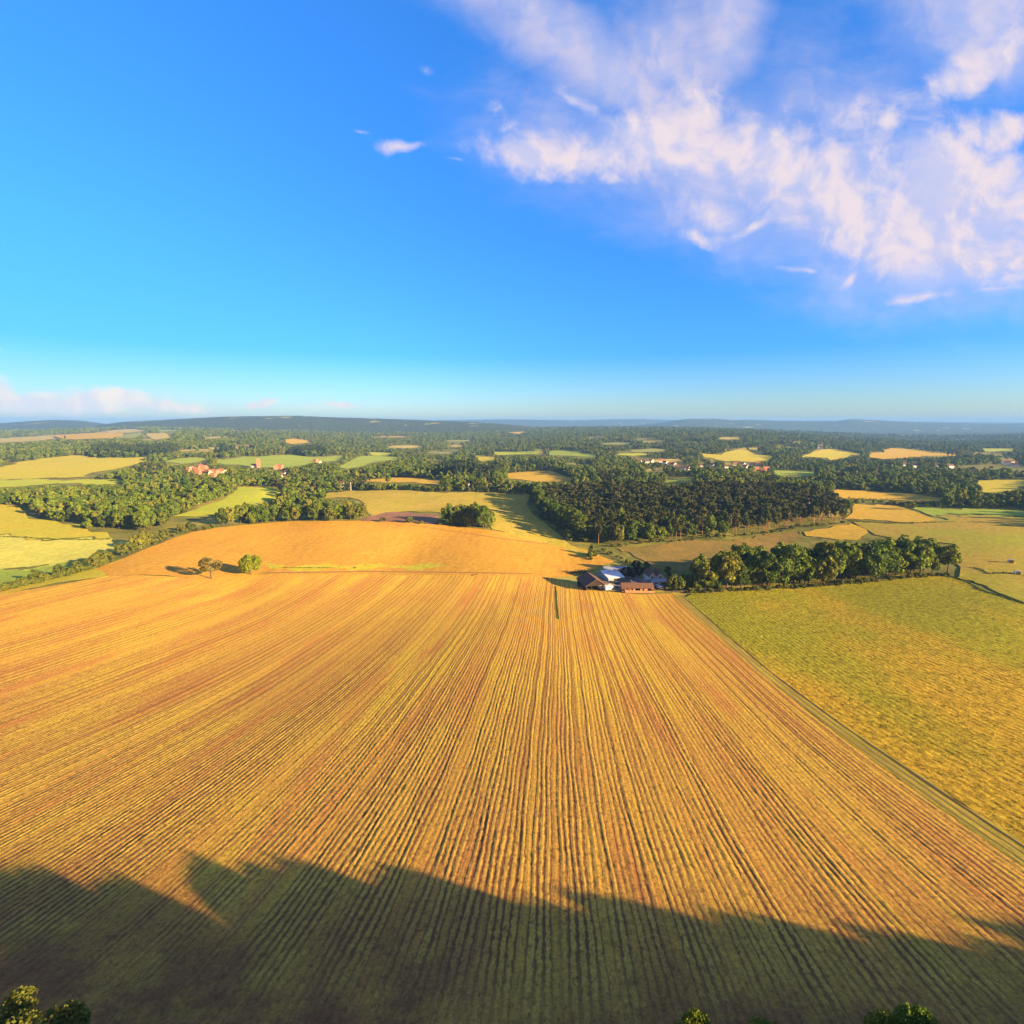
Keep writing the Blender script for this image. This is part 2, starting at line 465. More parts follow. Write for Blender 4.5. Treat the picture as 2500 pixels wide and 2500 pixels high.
spk = N.n('ShaderNodeMapRange', {0: N.noise(st, 0.85, 5, 0.85), 1: 0.32, 2: 0.68, 3: 0.40, 4: 1.5}).outputs[0]
rx_ = N.n('ShaderNodeSeparateXYZ', {0: rv}).outputs[0]
rw_ = N.math('ADD', N.math('MULTIPLY', N.math('SINE', N.math('ADD', N.math('MULTIPLY', rx_, 3.3), N.math('MULTIPLY', a, 5.0))), 0.16), 1.0)
spk = N.math('MULTIPLY', spk, rw_)
c = N.mix(1.0, c, N.n('ShaderNodeCombineXYZ', {0: spk, 1: spk, 2: spk}).outputs[0], 'MULTIPLY')
finish(N, c, 0.95, N.math('ADD', a, b), 0.9, 0.5, spec=0.05)
M['bean_crop'] = m

# woodland floor and far country
m, N = new_mat('country_ground')
obj = N.n('ShaderNodeTexCoord').outputs['Object']
f1 = N.noise(obj, 0.004, 6, 0.6)
f2 = N.noise(obj, 0.03, 6, 0.65)
f3 = N.noise(obj, 0.0011, 4, 0.6)
c = N.mix(N.smooth(f2, 0.35, 0.65), (0.14, 0.155, 0.03), (0.27, 0.25, 0.05))
c = N.mix(N.math('MULTIPLY', N.smooth(f1, 0.50, 0.56), N.smooth(f3, 0.38, 0.48)), c, (0.42, 0.36, 0.07))
far_ = N.n('ShaderNodeVectorMath', {0: obj}, operation='LENGTH').outputs['Value']
c = N.mix(N.smooth(far_, 4200.0, 6000.0), c, (0.075, 0.09, 0.028))
finish(N, c, 0.95, f2, 0.7, 3.0, spec=0.05)
M['ground'] = m

# wooded far hills
m, N = new_mat('wooded_hill')
obj = N.n('ShaderNodeTexCoord').outputs['Object']
f1 = N.noise(obj, 0.045, 8, 0.75)
f2 = N.noise(N.n('ShaderNodeMapping', {'Vector': obj, 'Scale': (1, 0.6, 1)}).outputs[0], 0.0042, 5, 0.55)
c = N.mix(N.smooth(f1, 0.36, 0.64), (0.030, 0.045, 0.014), (0.10, 0.115, 0.035))
c = N.mix(N.math('MULTIPLY', N.smooth(f2, 0.645, 0.665), 0.9), c, (0.42, 0.38, 0.10))
finish(N, c, 0.95, f1, 0.9, 12.0, spec=0.05)
M['hill'] = m


# ------------------------------------------------------------------ mesh helpers
def mesh_from(name, verts, faces, mat=None, smooth=False):
    me = bpy.data.meshes.new(name)
    verts = np.asarray(verts, np.float32)
    faces = np.asarray(faces, np.int32)
    nv, nf, k = len(verts), len(faces), faces.shape[1]
    me.vertices.add(nv)
    me.vertices.foreach_set('co', verts.ravel())
    me.loops.add(nf * k)
    me.loops.foreach_set('vertex_index', faces.ravel())
    me.polygons.add(nf)
    me.polygons.foreach_set('loop_start', np.arange(nf, dtype=np.int32) * k)
    if smooth:
        me.polygons.foreach_set('use_smooth', np.ones(nf, bool))
    if mat:
        me.materials.append(mat)
    me.update(calc_edges=True)
    me.validate()
    return me


def link(name, me, parent=None):
    o = bpy.data.objects.new(name, me)
    C.objects.link(o)
    if parent:
        o.parent = parent
    return o


def tag(o, label=None, cat=None, group=None, kind=None):
    for k, v in (('label', label), ('category', cat), ('group', group), ('kind', kind)):
        if v:
            o[k] = v
    return o


def grid_faces(nu, nv):
    i = np.arange(nu - 1)[:, None] * nv + np.arange(nv - 1)[None]
    i = i.ravel()
    return np.stack([i, i + nv, i + nv + 1, i + 1], 1)


# ground: one sheet all round, in rings
fa = np.concatenate([np.linspace(-62, 62, 421), np.linspace(66, 294, 58)])
rr = np.concatenate([[0.5, 6], 12 * (17000 / 12.0) ** (np.arange(330) / 329.0)])
aa, rg = np.meshgrid(np.radians(np.append(fa, -62 + 360)), rr, indexing='ij')
gxx, gyy = np.sin(aa) * rg, np.cos(aa) * rg
gzz = H(gxx, gyy) - np.clip(0.15 + rg / 3000, 0.15, 2.5)
tag(link('ground', mesh_from('ground', np.stack([gxx, gyy, gzz], -1).reshape(-1, 3), grid_faces(*aa.shape)[:, ::-1], M['ground'], True)), kind='structure')


def inside(px, py, poly):
    poly = np.asarray(poly)
    x, y = np.asarray(px), np.asarray(py)
    r = np.zeros(x.shape, bool)
    j = len(poly) - 1
    for i in range(len(poly)):
        xi, yi = poly[i]
        xj, yj = poly[j]
        cond = ((yi > y) != (yj > y)) & (x < (xj - xi) * (y - yi) / (yj - yi + 1e-12) + xi)
        r ^= cond
        j = i
    return r


OUTLINES = []


def ground_poly(pix, dens=14, wob=1.0):
    out = []
    r_ = random.Random(int(pix[0][0] * 7 + pix[0][1]))
    p1, p2 = r_.uniform(0, 6), r_.uniform(0, 6)
    for i in range(len(pix)):
        a, b = pix[i], pix[(i + 1) % len(pix)]
        n = max(1, int(math.hypot(b[0] - a[0], b[1] - a[1]) / dens))
        for k in range(n):
            f = k / n
            x, y = at(a[0] + (b[0] - a[0]) * f, a[1] + (b[1] - a[1]) * f)
            am = math.hypot(x, y) * 0.006 * wob
            q_ = len(out)
            out.append((x + am * (math.sin(q_ * .55 + p1) + .5 * math.sin(q_ * 1.7 + p2)), y + 2.0 * am * (math.sin(q_ * .47 + p2) + .5 * math.sin(q_ * 1.9 + p1))))
    return out


SHEETLOG = []
FIELD_POLYS = []      # world outlines, kept clear of trees


def sheet(name, wpoly, mat, off=0.0, step=None, keep=True):
    """a field laid on the ground inside a world outline"""
    wp = np.asarray(wpoly)
    if keep:
        FIELD_POLYS.append(wp)
    lo, hi = wp.min(0), wp.max(0)
    st = step or max(3.0, max(hi - lo) / 70)
    xs, ys = np.arange(lo[0] + st / 2, hi[0], st), np.arange(lo[1] + st / 2, hi[1], st)
    X, Y = np.meshgrid(xs, ys)
    k = inside(X, Y, wp)
    pts = [Vector(p) for p in wp] + [Vector(p) for p in np.stack([X[k], Y[k]], -1)]
    nb = len(wp)
    try:
        vs, es, fs, *_ = delaunay_2d_cdt(pts, [], [list(range(nb))], 1, 1e-4)
    except Exception as ex:
        SHEETLOG.append(name)
        return None
    if not fs:
        SHEETLOG.append(name)
        return None
    V = np.array([(v.x, v.y) for v in vs])
    r = np.hypot(V[:, 0], V[:, 1])
    Z = H(V[:, 0], V[:, 1]) + off + np.clip(r / 4000, 0, 1.2)
    F = np.array([f[:3] for f in fs])
    # face up
    a, b, c = V[F[:, 0]], V[F[:, 1]], V[F[:, 2]]
    cr_ = (b[:, 0] - a[:, 0]) * (c[:, 1] - a[:, 1]) - (b[:, 1] - a[:, 1]) * (c[:, 0] - a[:, 0])
    F[cr_ < 0] = F[cr_ < 0][:, ::-1]
    return tag(link(name, mesh_from(name, np.column_stack([V, Z]), F, mat, True)), kind='structure')


# ------------------------------------------------------------------ the striped field in front
edge_far = [at(x, y) for x, y in ((-160, 1475), (-60, 1462), (0, 1450), (60, 1438), (130, 1421), (250, 1408), (330, 1404), (420, 1408), (500, 1413), (560, 1409),
                                  (600, 1404), (750, 1403), (900, 1402), (1040, 1404), (1160, 1405), (1280, 1407), (1345, 1409), (1400, 1428),
                                  (1440, 1441), (1500, 1446), (1560, 1452), (1638, 1449))]
ef_s = np.array([p[0] * RE.x + p[1] * RE.y for p in edge_far])
ef_l = np.array([p[0] * RD.x + p[1] * RD.y for p in edge_far])
o_ = np.argsort(ef_s)
S_EDGE = float(68 * RE.x)                      # right-hand edge of the rows
ss = np.arange(-300, S_EDGE + 0.01, ROW / 4)
lmax = np.interp(ss, ef_s[o_], ef_l[o_])
tt = np.linspace(0, 1, 340) ** 1.75
L0 = 22.0
SS = np.repeat(ss[:, None], len(tt), 1)
LL = L0 + tt[None] * (lmax[:, None] - L0)
SSj = SS + 0.30 * np.sin(LL / 23.0 + np.sin(SS * 0.05) * 2) + 0.12 * np.sin(LL / 5.1 + SS)
XX, YY = SSj * RE.x + LL * RD.x, SSj * RE.y + LL * RD.y
ph = (SS / ROW) % 1.0
prof = np.clip(1.25 * np.cos((ph - 0.5) * 2 * np.pi) * 0.5 + 0.5, 0, 1)
rown = np.floor(SS / ROW).astype(int)
rr_h = np.random.default_rng(3).uniform(0.55, 1.25, 4000)[rown + 1000]
n_clump = np.random.default_rng(5).uniform(0.45, 1.3, SS.shape)
fade = np.clip((LL - 26) / 40, 0.25, 1)
relief = 0.07 * prof * rr_h * n_clump * fade
ZZ = H(XX, YY) + 0.05 + relief
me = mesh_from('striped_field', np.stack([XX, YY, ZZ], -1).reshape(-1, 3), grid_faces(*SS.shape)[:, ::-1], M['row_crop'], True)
uvl = me.uv_layers.new(name='rows')
vi = np.empty(len(me.loops), np.int32)
me.loops.foreach_get('vertex_index', vi)
uvl.data.foreach_set('uv', np.stack([SS.ravel()[vi], LL.ravel()[vi]], -1).astype(np.float32).ravel())
tag(link('striped_field', me), kind='structure')
FIELD_POLYS.append(np.array([(-380, 0), (75, 0)] + [(68 + 0.088 * y, y) for y in (100, 200, 285)] + edge_far[::-1]))


def rowpt(s, l):
    return (s * RE.x + l * RD.x, s * RE.y + l * RD.y)


# grass track beside it, then the bean field
tw_ = random.Random(4)
tr = [rowpt(S_EDGE - tw_.uniform(0, .5), l) for l in np.arange(20, 296, 2.5)] + [rowpt(S_EDGE + 4.2 + 1.0 * math.sin(l / 40) + tw_.uniform(-.5, .5), l) for l in np.arange(296, 19, -2.5)]
sheet('grass_track', tr, M['verge'], 0.06, 1.2)
for nm, s0, wd in (('wheel_rut', 0.7, 0.35), ('wheel_rut', 2.3, 0.35), ('dark_edge_strip', 3.8, 0.45)):
    lr = np.arange(22, 292, 3)
    poly = [rowpt(S_EDGE + s0 + 0.4 * math.sin(l / 31) - tw_.uniform(0, .25), l) for l in lr] + [rowpt(S_EDGE + s0 + wd + 0.4 * math.sin(l / 31) + .15 * math.sin(l / 7), l) for l in lr[::-1]]
    sheet(nm, poly, plain(nm, (0.13, 0.085, 0.03) if nm == 'dark_edge_strip' else (0.40, 0.26, 0.05), 0.95), 0.09, 2.0, keep=False)  # flat strips along the track, the outer one darker than the ruts
bean_top = [at(x, y) for x, y in ((1690, 1449), (1750, 1447), (1850, 1441), (2000, 1433), (2150, 1419), (2270, 1404), (2330, 1412), (2400, 1441), (2480, 1470))]
bean = [rowpt(S_EDGE + 4.1 + 1.0 * math.sin(l / 40), l) for l in np.arange(18, 287, 8)] + bean_top + [(236, 205), (226, 160), (222, 90), (220, 18)]
sheet('bean_field', bean, M['bean_crop'], 0.05, 3.0)
sheet('headland', [(-330, 26), (-150, 24), (0, 21), (68, 21), (220, 19), (220, 4), (0, 4), (-330, 4)], M['dry_grass'], 0.02, 4.0)

# ------------------------------------------------------------------ fields beyond
r1, r2, r3, r4 = Rg(0, 980, 2.76), Rg(600, 980, 2.76), Rg(1200, 980, 2.76), Rg(1800, 980, 2.76)
r5 = Rg(1320, 1320, 5.084)
FAR = [
    ('pale_crop', 'crop_field', r1([(-300, 905), (0, 912), (400, 932), (700, 934), (950, 930), (905, 980), (770, 1010), (600, 1050), (420, 1090), (180, 1120), (0, 1130), (-300, 1140)])),
    ('pasture_green', 'grass_strip', r1([(-300, 1142), (0, 1133), (180, 1124), (420, 1094), (560, 1065), (560, 1120), (400, 1145), (200, 1200), (0, 1255), (-300, 1310)])),
    ('pasture_gold', 'pasture', r1([(-300, 700), (0, 695), (190, 705), (250, 780), (380, 830), (560, 862), (760, 875), (780, 900), (700, 928), (400, 926), (0, 906), (-300, 898)])),
    ('pasture_lime', 'pasture', r1([(1225, 762), (1400, 690), (1560, 625), (1595, 578), (1830, 574), (1890, 605), (1870, 650), (1700, 700), (1560, 745), (1300, 775)])),
    ('pasture_gold', 'pasture', r1([(-250, 480), (0, 440), (200, 402), (450, 366), (620, 376), (980, 383), (900, 425), (800, 455), (700, 475), (600, 508), (400, 520), (150, 520), (0, 520), (-250, 535)])),
    ('pasture_lime', 'pasture', r1([(-250, 540), (0, 530), (330, 530), (600, 524), (840, 536), (840, 556), (330, 560), (100, 570), (0, 580), (-250, 590)])),
    ('pasture_green', 'pasture', r1([(1100, 412), (1250, 380), (1380, 374), (1360, 400), (1200, 425)])),
    ('pasture_green', 'pasture', r1([(1450, 400), (1640, 370), (1780, 372), (1960, 360), (2080, 372), (2155, 375), (2340, 360), (2300, 400), (2210, 410), (2120, 405), (2036, 430), (1880, 445), (1700, 445), (1500, 425)])),
    ('far_pale', 'far_field', r1([(-250, 266), (0, 252), (280, 232), (420, 224), (430, 250), (300, 262), (0, 282), (-250, 300)])),
    ('gold_stubble', 'far_field', r1([(440, 224), (640, 212), (780, 218), (760, 250), (640, 252), (440, 254)])),
    ('far_pale', 'far_field', r1([(640, 204), (880, 184), (1010, 196), (870, 212), (740, 214)])),
    ('far_green', 'far_field', r1([(800, 222), (900, 214), (960, 222), (900, 246), (790, 252)])),
    ('far_pale', 'far_field', r1([(960, 236), (1010, 216), (1180, 212), (1150, 244), (1020, 262), (950, 260)])),
    ('pasture_green', 'pasture', r2([(620, 440), (700, 405), (800, 370), (990, 374), (1080, 382), (900, 405), (760, 446), (640, 458)])),
    ('gold_stubble', 'stubble', r2([(640, 535), (850, 527), (1060, 514), (1200, 518), (1345, 536), (1290, 565), (1130, 550), (860, 545)])),
    ('dry_grass', 'hillside_pasture', r2([(480, 655), (600, 615), (720, 599), (1000, 602), (1420, 613), (1700, 622), (1932, 622)]) + r3([(270, 625), (255, 700), (300, 790), (430, 890), (560, 965), (640, 1005)]) + [(1445, 1352), (1430, 1366), (1400, 1356), (1340, 1328), (1240, 1303)] + r2([(1640, 868), (1640, 790), (1300, 752), (950, 742), (820, 770), (800, 690), (700, 650)])),
    ('bare_soil', 'ploughed_strip', r2([(815, 800), (830, 775), (950, 748), (1300, 758), (1300, 832), (1000, 812)])),
    ('gold_stubble', 'stubble', r3([(100, 482), (370, 468), (430, 488), (570, 532), (280, 542), (100, 522)])),
    ('pasture_gold', 'pasture', r2([(1555, 362), (1720, 388), (1600, 404), (1555, 390)])),
    ('pasture_green', 'pasture', r2([(1690, 338), (1932, 342), (1932, 356), (1690, 352)])),
    ('pasture_lime', 'pasture', r2([(835, 344), (985, 348), (960, 366), (840, 362)])),
    ('pasture_gold', 'pasture', r2([(1220, 384), (1350, 398), (1340, 416), (1240, 398)])),
    ('gold_stubble', 'far_field', r2([(260, 262), (330, 252), (430, 264), (445, 280), (280, 288)])),
    ('gold_stubble', 'far_field', r2([(655, 195), (740, 170), (820, 163), (820, 176), (690, 208)])),
    ('gold_stubble', 'far_field', r1([(1565, 180), (1660, 178), (1680, 196), (1580, 200)])),
    ('pasture_lime', 'pasture', r3([(10, 338), (260, 350), (300, 318), (365, 324), (340, 356), (20, 360)])),
    ('pasture_green', 'pasture', r3([(360, 340), (480, 326), (600, 340), (740, 368), (640, 380), (420, 362)])),
    ('pasture_lime', 'pasture', r3([(800, 356), (980, 345), (1080, 360), (960, 372)])),
    ('pasture_gold', 'pasture', r3([(1395, 350), (1540, 356), (1640, 330), (1760, 330), (1785, 360), (1880, 370), (1870, 404), (1600, 402), (1430, 380)])),
    ('gold_stubble', 'far_field', r3([(110, 206), (180, 190), (255, 198), (180, 218)])),
    ('pasture_green', 'meadow', r3([(1090, 548), (1200, 524), (1370, 510), (1370, 536), (1200, 552)])),
    ('tan_grass', 'paddock', r3([(820, 992), (1000, 972), (1250, 950), (1550, 930), (1932, 905)]) + r4([(160, 890), (420, 870), (460, 930), (300, 1000), (100, 1080)]) + r3([(1600, 1110), (1400, 1130), (1200, 1136), (1090, 1105), (980, 1052), (870, 1012)])),
    ('pasture_gold', 'pasture', r4([(420, 374), (540, 325), (660, 324), (850, 355), (760, 372), (620, 395), (560, 378)])),
    ('gold_stubble', 'stubble', r4([(880, 345), (1020, 335), (1080, 318), (1200, 324), (1330, 345), (1520, 365), (1300, 372), (1100, 378), (980, 388), (890, 374)])),
    ('pasture_green', 'pasture', r4([(220, 472), (420, 464), (560, 480), (480, 502), (320, 505)])),
    ('pasture_lime', 'pasture', r4([(1650, 320), (1870, 318), (1870, 334), (1680, 338)])),
    ('gold_stubble', 'stubble', r4([(610, 606), (840, 602), (1100, 616), (1300, 634), (1420, 662), (1260, 672), (900, 660), (700, 650)])),
    ('gold_stubble', 'stubble', r4([(765, 692), (950, 690), (1110, 708), (1190, 742), (1330, 802), (1200, 808), (900, 806), (745, 792)])),
    ('pasture_green', 'pasture', r4([(1130, 712), (1470, 724), (2100, 738), (2100, 776), (1500, 764), (1270, 768), (1190, 738)])),
    ('meadow', 'meadow', r4([(790, 824), (1000, 820), (1470, 806), (1330, 770), (1500, 768), (2150, 782), (2150, 1430), (1932, 1356), (1750, 1270), (1450, 1170), (1470, 1100), (1440, 960), (1250, 960), (900, 895)])),
    ('gold_stubble', 'stubble', r4([(440, 866), (620, 848), (790, 832), (900, 882), (860, 915), (650, 930), (470, 915)])),
    ('pasture_gold', 'pasture', r4([(1600, 605), (1660, 540), (1932, 520), (2120, 515), (2120, 575), (1932, 580), (1750, 612)])),
]
rs_ = random.Random(21)
for (x0_, x1_, y0_, y1_, n_) in ((430, 1150, 1062, 1108, 9), (1100, 1700, 1066, 1112, 8), (1650, 2480, 1070, 1118, 9), (250, 900, 1044, 1058, 4), (1250, 1700, 1115, 1150, 3)):
    for _ in range(n_):
        cx_, cy_ = rs_.uniform(x0_, x1_), rs_.uniform(y0_, y1_)
        wd_, hh_ = rs_.uniform(22, 62), rs_.uniform(1.6, 3.6)
        pp_ = [(cx_ + wd_ * math.cos(k * .7854 + .2) * rs_.uniform(.8, 1.1), cy_ + hh_ * math.sin(k * .7854 + .2) * rs_.uniform(.8, 1.1) + math.cos(k * .7854) * rs_.uniform(-1, 1)) for k in range(8)]
        if any(inside(np.array([x for x, _ in pp_] + [cx_]), np.array([y for _, y in pp_] + [cy_]), np.array(q)).any() for _, _, q in FAR):
            continue
        FAR.append((rs_.choice(['far_pale', 'far_pale', 'far_green', 'pasture_gold', 'gold_stubble']), 'far_field', pp_))
for mk, nm, pix in FAR:
    wp_ = ground_poly(pix)
    OUTLINES.append(wp_)
    sheet(nm, wp_, M[mk], 0.0)
hill_field = [(560, 1408), (640, 1400), (750, 1399), (900, 1398), (1040, 1400), (1160, 1401), (1280, 1403), (1345, 1405), (1400, 1400), (1455, 1390), (1470, 1380), (1500, 1372),
              (1470, 1358), (1440, 1345), (1390, 1330), (1320, 1312), (1240, 1300), (1190, 1293), (1100, 1284), (1000, 1275), (890, 1272), (800, 1271), (700, 1274), (600, 1281), (520, 1290),
              (470, 1299), (430, 1312), (390, 1328), (340, 1345), (290, 1368), (240, 1388), (260, 1401), (330, 1398), (420, 1402), (500, 1407)]
sheet('grass_strip', ground_poly([(-150, 1470), (0, 1438), (130, 1410), (250, 1383), (310, 1360), (330, 1375), (270, 1406), (130, 1424), (0, 1453), (-150, 1480)], 10, .3), M['pasture_gold'], -0.04, 4.0)
sheet('grass_strip', ground_poly([(640, 1380), (760, 1381), (900, 1379), (1080, 1378), (1130, 1384), (1060, 1389), (900, 1388), (760, 1391), (650, 1392)], 10), M['pasture_gold'], 0.06, 4.0, keep=False)
sheet('hill_field', ground_poly([(x, y + (5 if y > 1395 else 0)) for x, y in hill_field], 14, .25), M['hill_stubble'], -0.02, 4.0)
sheet('farmyard', ground_poly(r5([(560, 600), (800, 622), (1080, 628), (1400, 600), (1520, 570), (1520, 480), (1250, 470), (1050, 330), (830, 325), (740, 400), (600, 440)]), 8, .3), M['yard'], 0.10, 2.0)
sheet('field_path', ground_poly([(640, 1398), (900, 1394.5), (1160, 1397.5), (1300, 1400), (1300, 1402), (1160, 1399.5), (900, 1397), (640, 1400.5)], 10, 0), plain('path_soil', (0.36, 0.19, 0.06), 0.95), 0.10, 2.0, keep=False)
sheet('field_path', ground_poly([(1000, 1281), (1100, 1296), (1230, 1315), (1340, 1328), (1340, 1329.5), (1230, 1316.5), (1100, 1297), (1000, 1282)], 10, 0), plain('path_dust', (0.38, 0.19, 0.05), 0.95), 0.10, 2.0, keep=False)


# ------------------------------------------------------------------ far hills
def smoothn(x, seed):
    r_ = np.random.default_rng(seed)
    o = np.zeros_like(x)
    for k in range(8):
        o += np.sin(x * (2 ** k) * 0.0011 + r_.uniform(0, 6.28)) / (1.7 ** k)
    return o


def ridge(D, prof, width, seed):
    px = np.linspace(prof[0][0], prof[-1][0], max(60, int((prof[-1][0] - prof[0][0]) / 3)))
    pts = np.array(prof)
    # smooth the profile a little
    py = np.interp(px, pts[:, 0], pts[:, 1])
    ker = np.ones(9) / 9
    py = np.convolve(np.pad(py, 4, mode='edge'), ker, 'valid')
    u, v = (px - 1250) / 1250, (py - 1250) / 1250
    fy = math.cos(PITCH) - v * math.sin(PITCH)
    X0, Z0 = u / fy * D, CAMZ + (-math.sin(PITCH) - v * math.cos(PITCH)) / fy * D
    cs = np.linspace(-1, 1, 34)
    V = []
    for c in cs:
        k = 1 + c * width / D
        X = X0 * k
        Y = np.full_like(X, D * k)
        base = H(X, Y) - 12
        f = (1 - c * c) ** 1.15
        Z = base + (Z0 - base) * f
        Z += (smoothn(X * 1.3 + c * 900, seed) * 9 + smoothn(X * 5 + c * 3000, seed + 1) * 3) * (1 - f) * f * 2
        Z += np.random.default_rng(seed).uniform(-1, 1, len(X)) * D / 7000.0
        V.append(np.stack([X, Y, Z], -1))
    V = np.stack(V, 0)
    tag(link('hills', mesh_from('hills', V.reshape(-1, 3), grid_faces(V.shape[0], V.shape[1])[:, ::-1], M['hill'], True)), kind='structure')


ridge(7000, [(-500, 1030), (-200, 1035), (0, 1033), (70, 1028), (130, 1025), (200, 1027), (260, 1035), (330, 1042), (420, 1050)], 1800, 1)
ridge(6000, [(200, 1046), (240, 1038), (298, 1030), (419, 1024), (550, 1017), (652, 1016), (722, 1015), (815, 1019), (900, 1021), (1017, 1025), (1143, 1030), (1216, 1034), (1300, 1042)], 1900, 2)
ridge(13500, [(900, 1030), (1080, 1026), (1200, 1024), (1270, 1024), (1400, 1026), (1480, 1024), (1560, 1023), (1640, 1025), (1750, 1027), (1900, 1027), (2050, 1027), (2300, 1030), (2700, 1033)], 2600, 3)
ridge(9500, [(1540, 1040), (1617, 1032), (1671, 1023), (1743, 1022), (1794, 1026), (1823, 1024.5), (1900, 1027), (2000, 1029), (2053, 1027), (2068, 1023.5), (2101, 1024), (2235, 1030.5), (2416, 1035), (2500, 1033.5), (2800, 1034)], 2200, 4)
# ------------------------------------------------------------------ foliage
def leaf_mat(name, ramp, transl=0.25):
    m, N = new_mat(name)
    rnd = N.n('ShaderNodeObjectInfo').outputs['Random']
    isl = N.n('ShaderNodeNewGeometry').outputs['Random Per Island']
    rp = N.n('ShaderNodeValToRGB', {0: rnd})
    els = rp.color_ramp.elements
    els[0].position, els[0].color = 0.0, (*ramp[0], 1)
    els[1].position, els[1].color = 1.0, (*ramp[-1], 1)
    for i, c in enumerate(ramp[1:-1]):
        e_ = els.new((i + 1) / (len(ramp) - 1))
        e_.color = (*c, 1)
    k = N.n('ShaderNodeMapRange', {0: isl, 1: 0.0, 2: 1.0, 3: 0.62, 4: 1.38}).outputs[0]
    c = N.mix(1.0, rp.outputs[0], N.n('ShaderNodeCombineXYZ', {0: k, 1: k, 2: k}).outputs[0], 'MULTIPLY')
    finish(N, c, 0.75, transl=transl, spec=0.1)
    return m


M['leaf'] = leaf_mat('broad_leaves', [(0.093, 0.158, 0.014), (0.174, 0.206, 0.020), (0.118, 0.193, 0.018), (0.212, 0.214, 0.026), (0.149, 0.158, 0.024), (0.186, 0.248, 0.018), (0.106, 0.158, 0.022)])
M['leaf_dark'] = leaf_mat('dark_leaves', [(0.062, 0.118, 0.011), (0.093, 0.138, 0.014), (0.118, 0.166, 0.014), (0.075, 0.108, 0.016)])
M['leaf_lime'] = leaf_mat('lime_leaves', [(0.21, 0.26, 0.016), (0.25, 0.28, 0.018)], 0.35)
M['leaf_hedge'] = leaf_mat('hedge_leaves', [(0.11, 0.14, 0.02), (0.16, 0.165, 0.025), (0.085, 0.11, 0.018)], 0.3)
M['leaf_olive'] = leaf_mat('olive_leaves', [(0.17, 0.15, 0.035), (0.20, 0.17, 0.04)], 0.3)
M['needle'] = leaf_mat('pine_needles', [(0.045, 0.062, 0.013), (0.085, 0.088, 0.018), (0.060, 0.080, 0.015), (0.105, 0.095, 0.024)], 0.15)
M['spruce'] = leaf_mat('spruce_needles', [(0.030, 0.055, 0.018), (0.046, 0.068, 0.022), (0.06, 0.08, 0.02)], 0.1)
M['copper'] = leaf_mat('copper_leaves', [(0.03, 0.018, 0.012), (0.04, 0.026, 0.014)], 0.15)
M['bark'] = plain('bark', (0.11, 0.075, 0.045), 0.95, 0.4, 3.0)
M['pine_bark'] = plain('pine_bark', (0.24, 0.13, 0.075), 0.95, 0.35, 2.0)


def unit(v):
    return v / (np.linalg.norm(v, axis=-1, keepdims=True) + 1e-9)


def quads(P, Nn, size, r_):
    """leaf-sized faces at points P facing Nn"""
    n = len(P)
    up = unit(r_.normal(size=(n, 3)))
    a = unit(np.cross(Nn, up))
    b = np.cross(Nn, a)
    s = size * r_.uniform(0.55, 1.25, (n, 1))
    k = r_.uniform(0.6, 1.0, (n, 1))
    bend = Nn * s * 0.15
    V = np.stack([P - a * s, P - b * s * k + bend, P + a * s * 1.05, P + b * s * k + bend], 1)
    return V.reshape(-1, 3), np.arange(n * 4).reshape(-1, 4)


def crown_verts(seed, h0, h1_, rad, nl, leaves, size, shape='round'):
    r_ = np.random.default_rng(seed)
    zc, rz = (h0 + h1_) / 2, (h1_ - h0) / 2
    cen, lr = [], []
    for i in range(nl):
        for _ in range(40):
            p = r_.uniform(-1, 1, 3)
            d = np.linalg.norm(p)
            if 0.25 < d < 1.0:
                break
        lump = r_.uniform(0.26, 0.44)
        p = p / d * min(d ** 0.45, 1) * (1 - lump * 0.75)
        if shape == 'cone':
            p[:2] *= max(0.08, 0.5 - p[2] * 0.5) * 1.5
            lump *= 0.75
        elif shape == 'flat':
            p[2] = p[2] * 0.9 + 0.15
        elif shape == 'bush':
            p[2] = abs(p[2]) * 1.2 - 0.55
        cen.append([p[0] * rad, p[1] * rad, zc + p[2] * rz])
        lr.append(lump * rad * (0.85 if shape == 'cone' else 1.0))
    cen, lr = np.array(cen), np.array(lr)
    cc = np.array([0, 0, zc])
    w = lr ** 2
    idx = r_.choice(nl, leaves, p=w / w.sum())
    d = unit(r_.normal(size=(leaves, 3)))
    out = unit((cen[idx] - cc) / np.array([rad, rad, rz]))
    flip = (d * out).sum(-1) < -0.35
    d[flip] *= -1
    P = cen[idx] + d * lr[idx][:, None] * np.array([1, 1, min(1.0, rz / rad * 0.9)]) * r_.uniform(0.72, 1.1, (leaves, 1))
    Nn = unit(d + 0.55 * r_.normal(size=(leaves, 3)))
    return quads(P, Nn, size, r_)


def tube(pts, radii, k=7):
    V, F = [], []
    for i, (p, r0) in enumerate(zip(pts, radii)):
        for j in range(k):
            a_ = 2 * math.pi * j / k
            V.append((p[0] + math.cos(a_) * r0, p[1] + math.sin(a_) * r0, p[2]))
    for i in range(len(pts) - 1):
        for j in range(k):
            F.append((i * k + j, i * k + (j + 1) % k, (i + 1) * k + (j + 1) % k, (i + 1) * k + j))
    return V, F


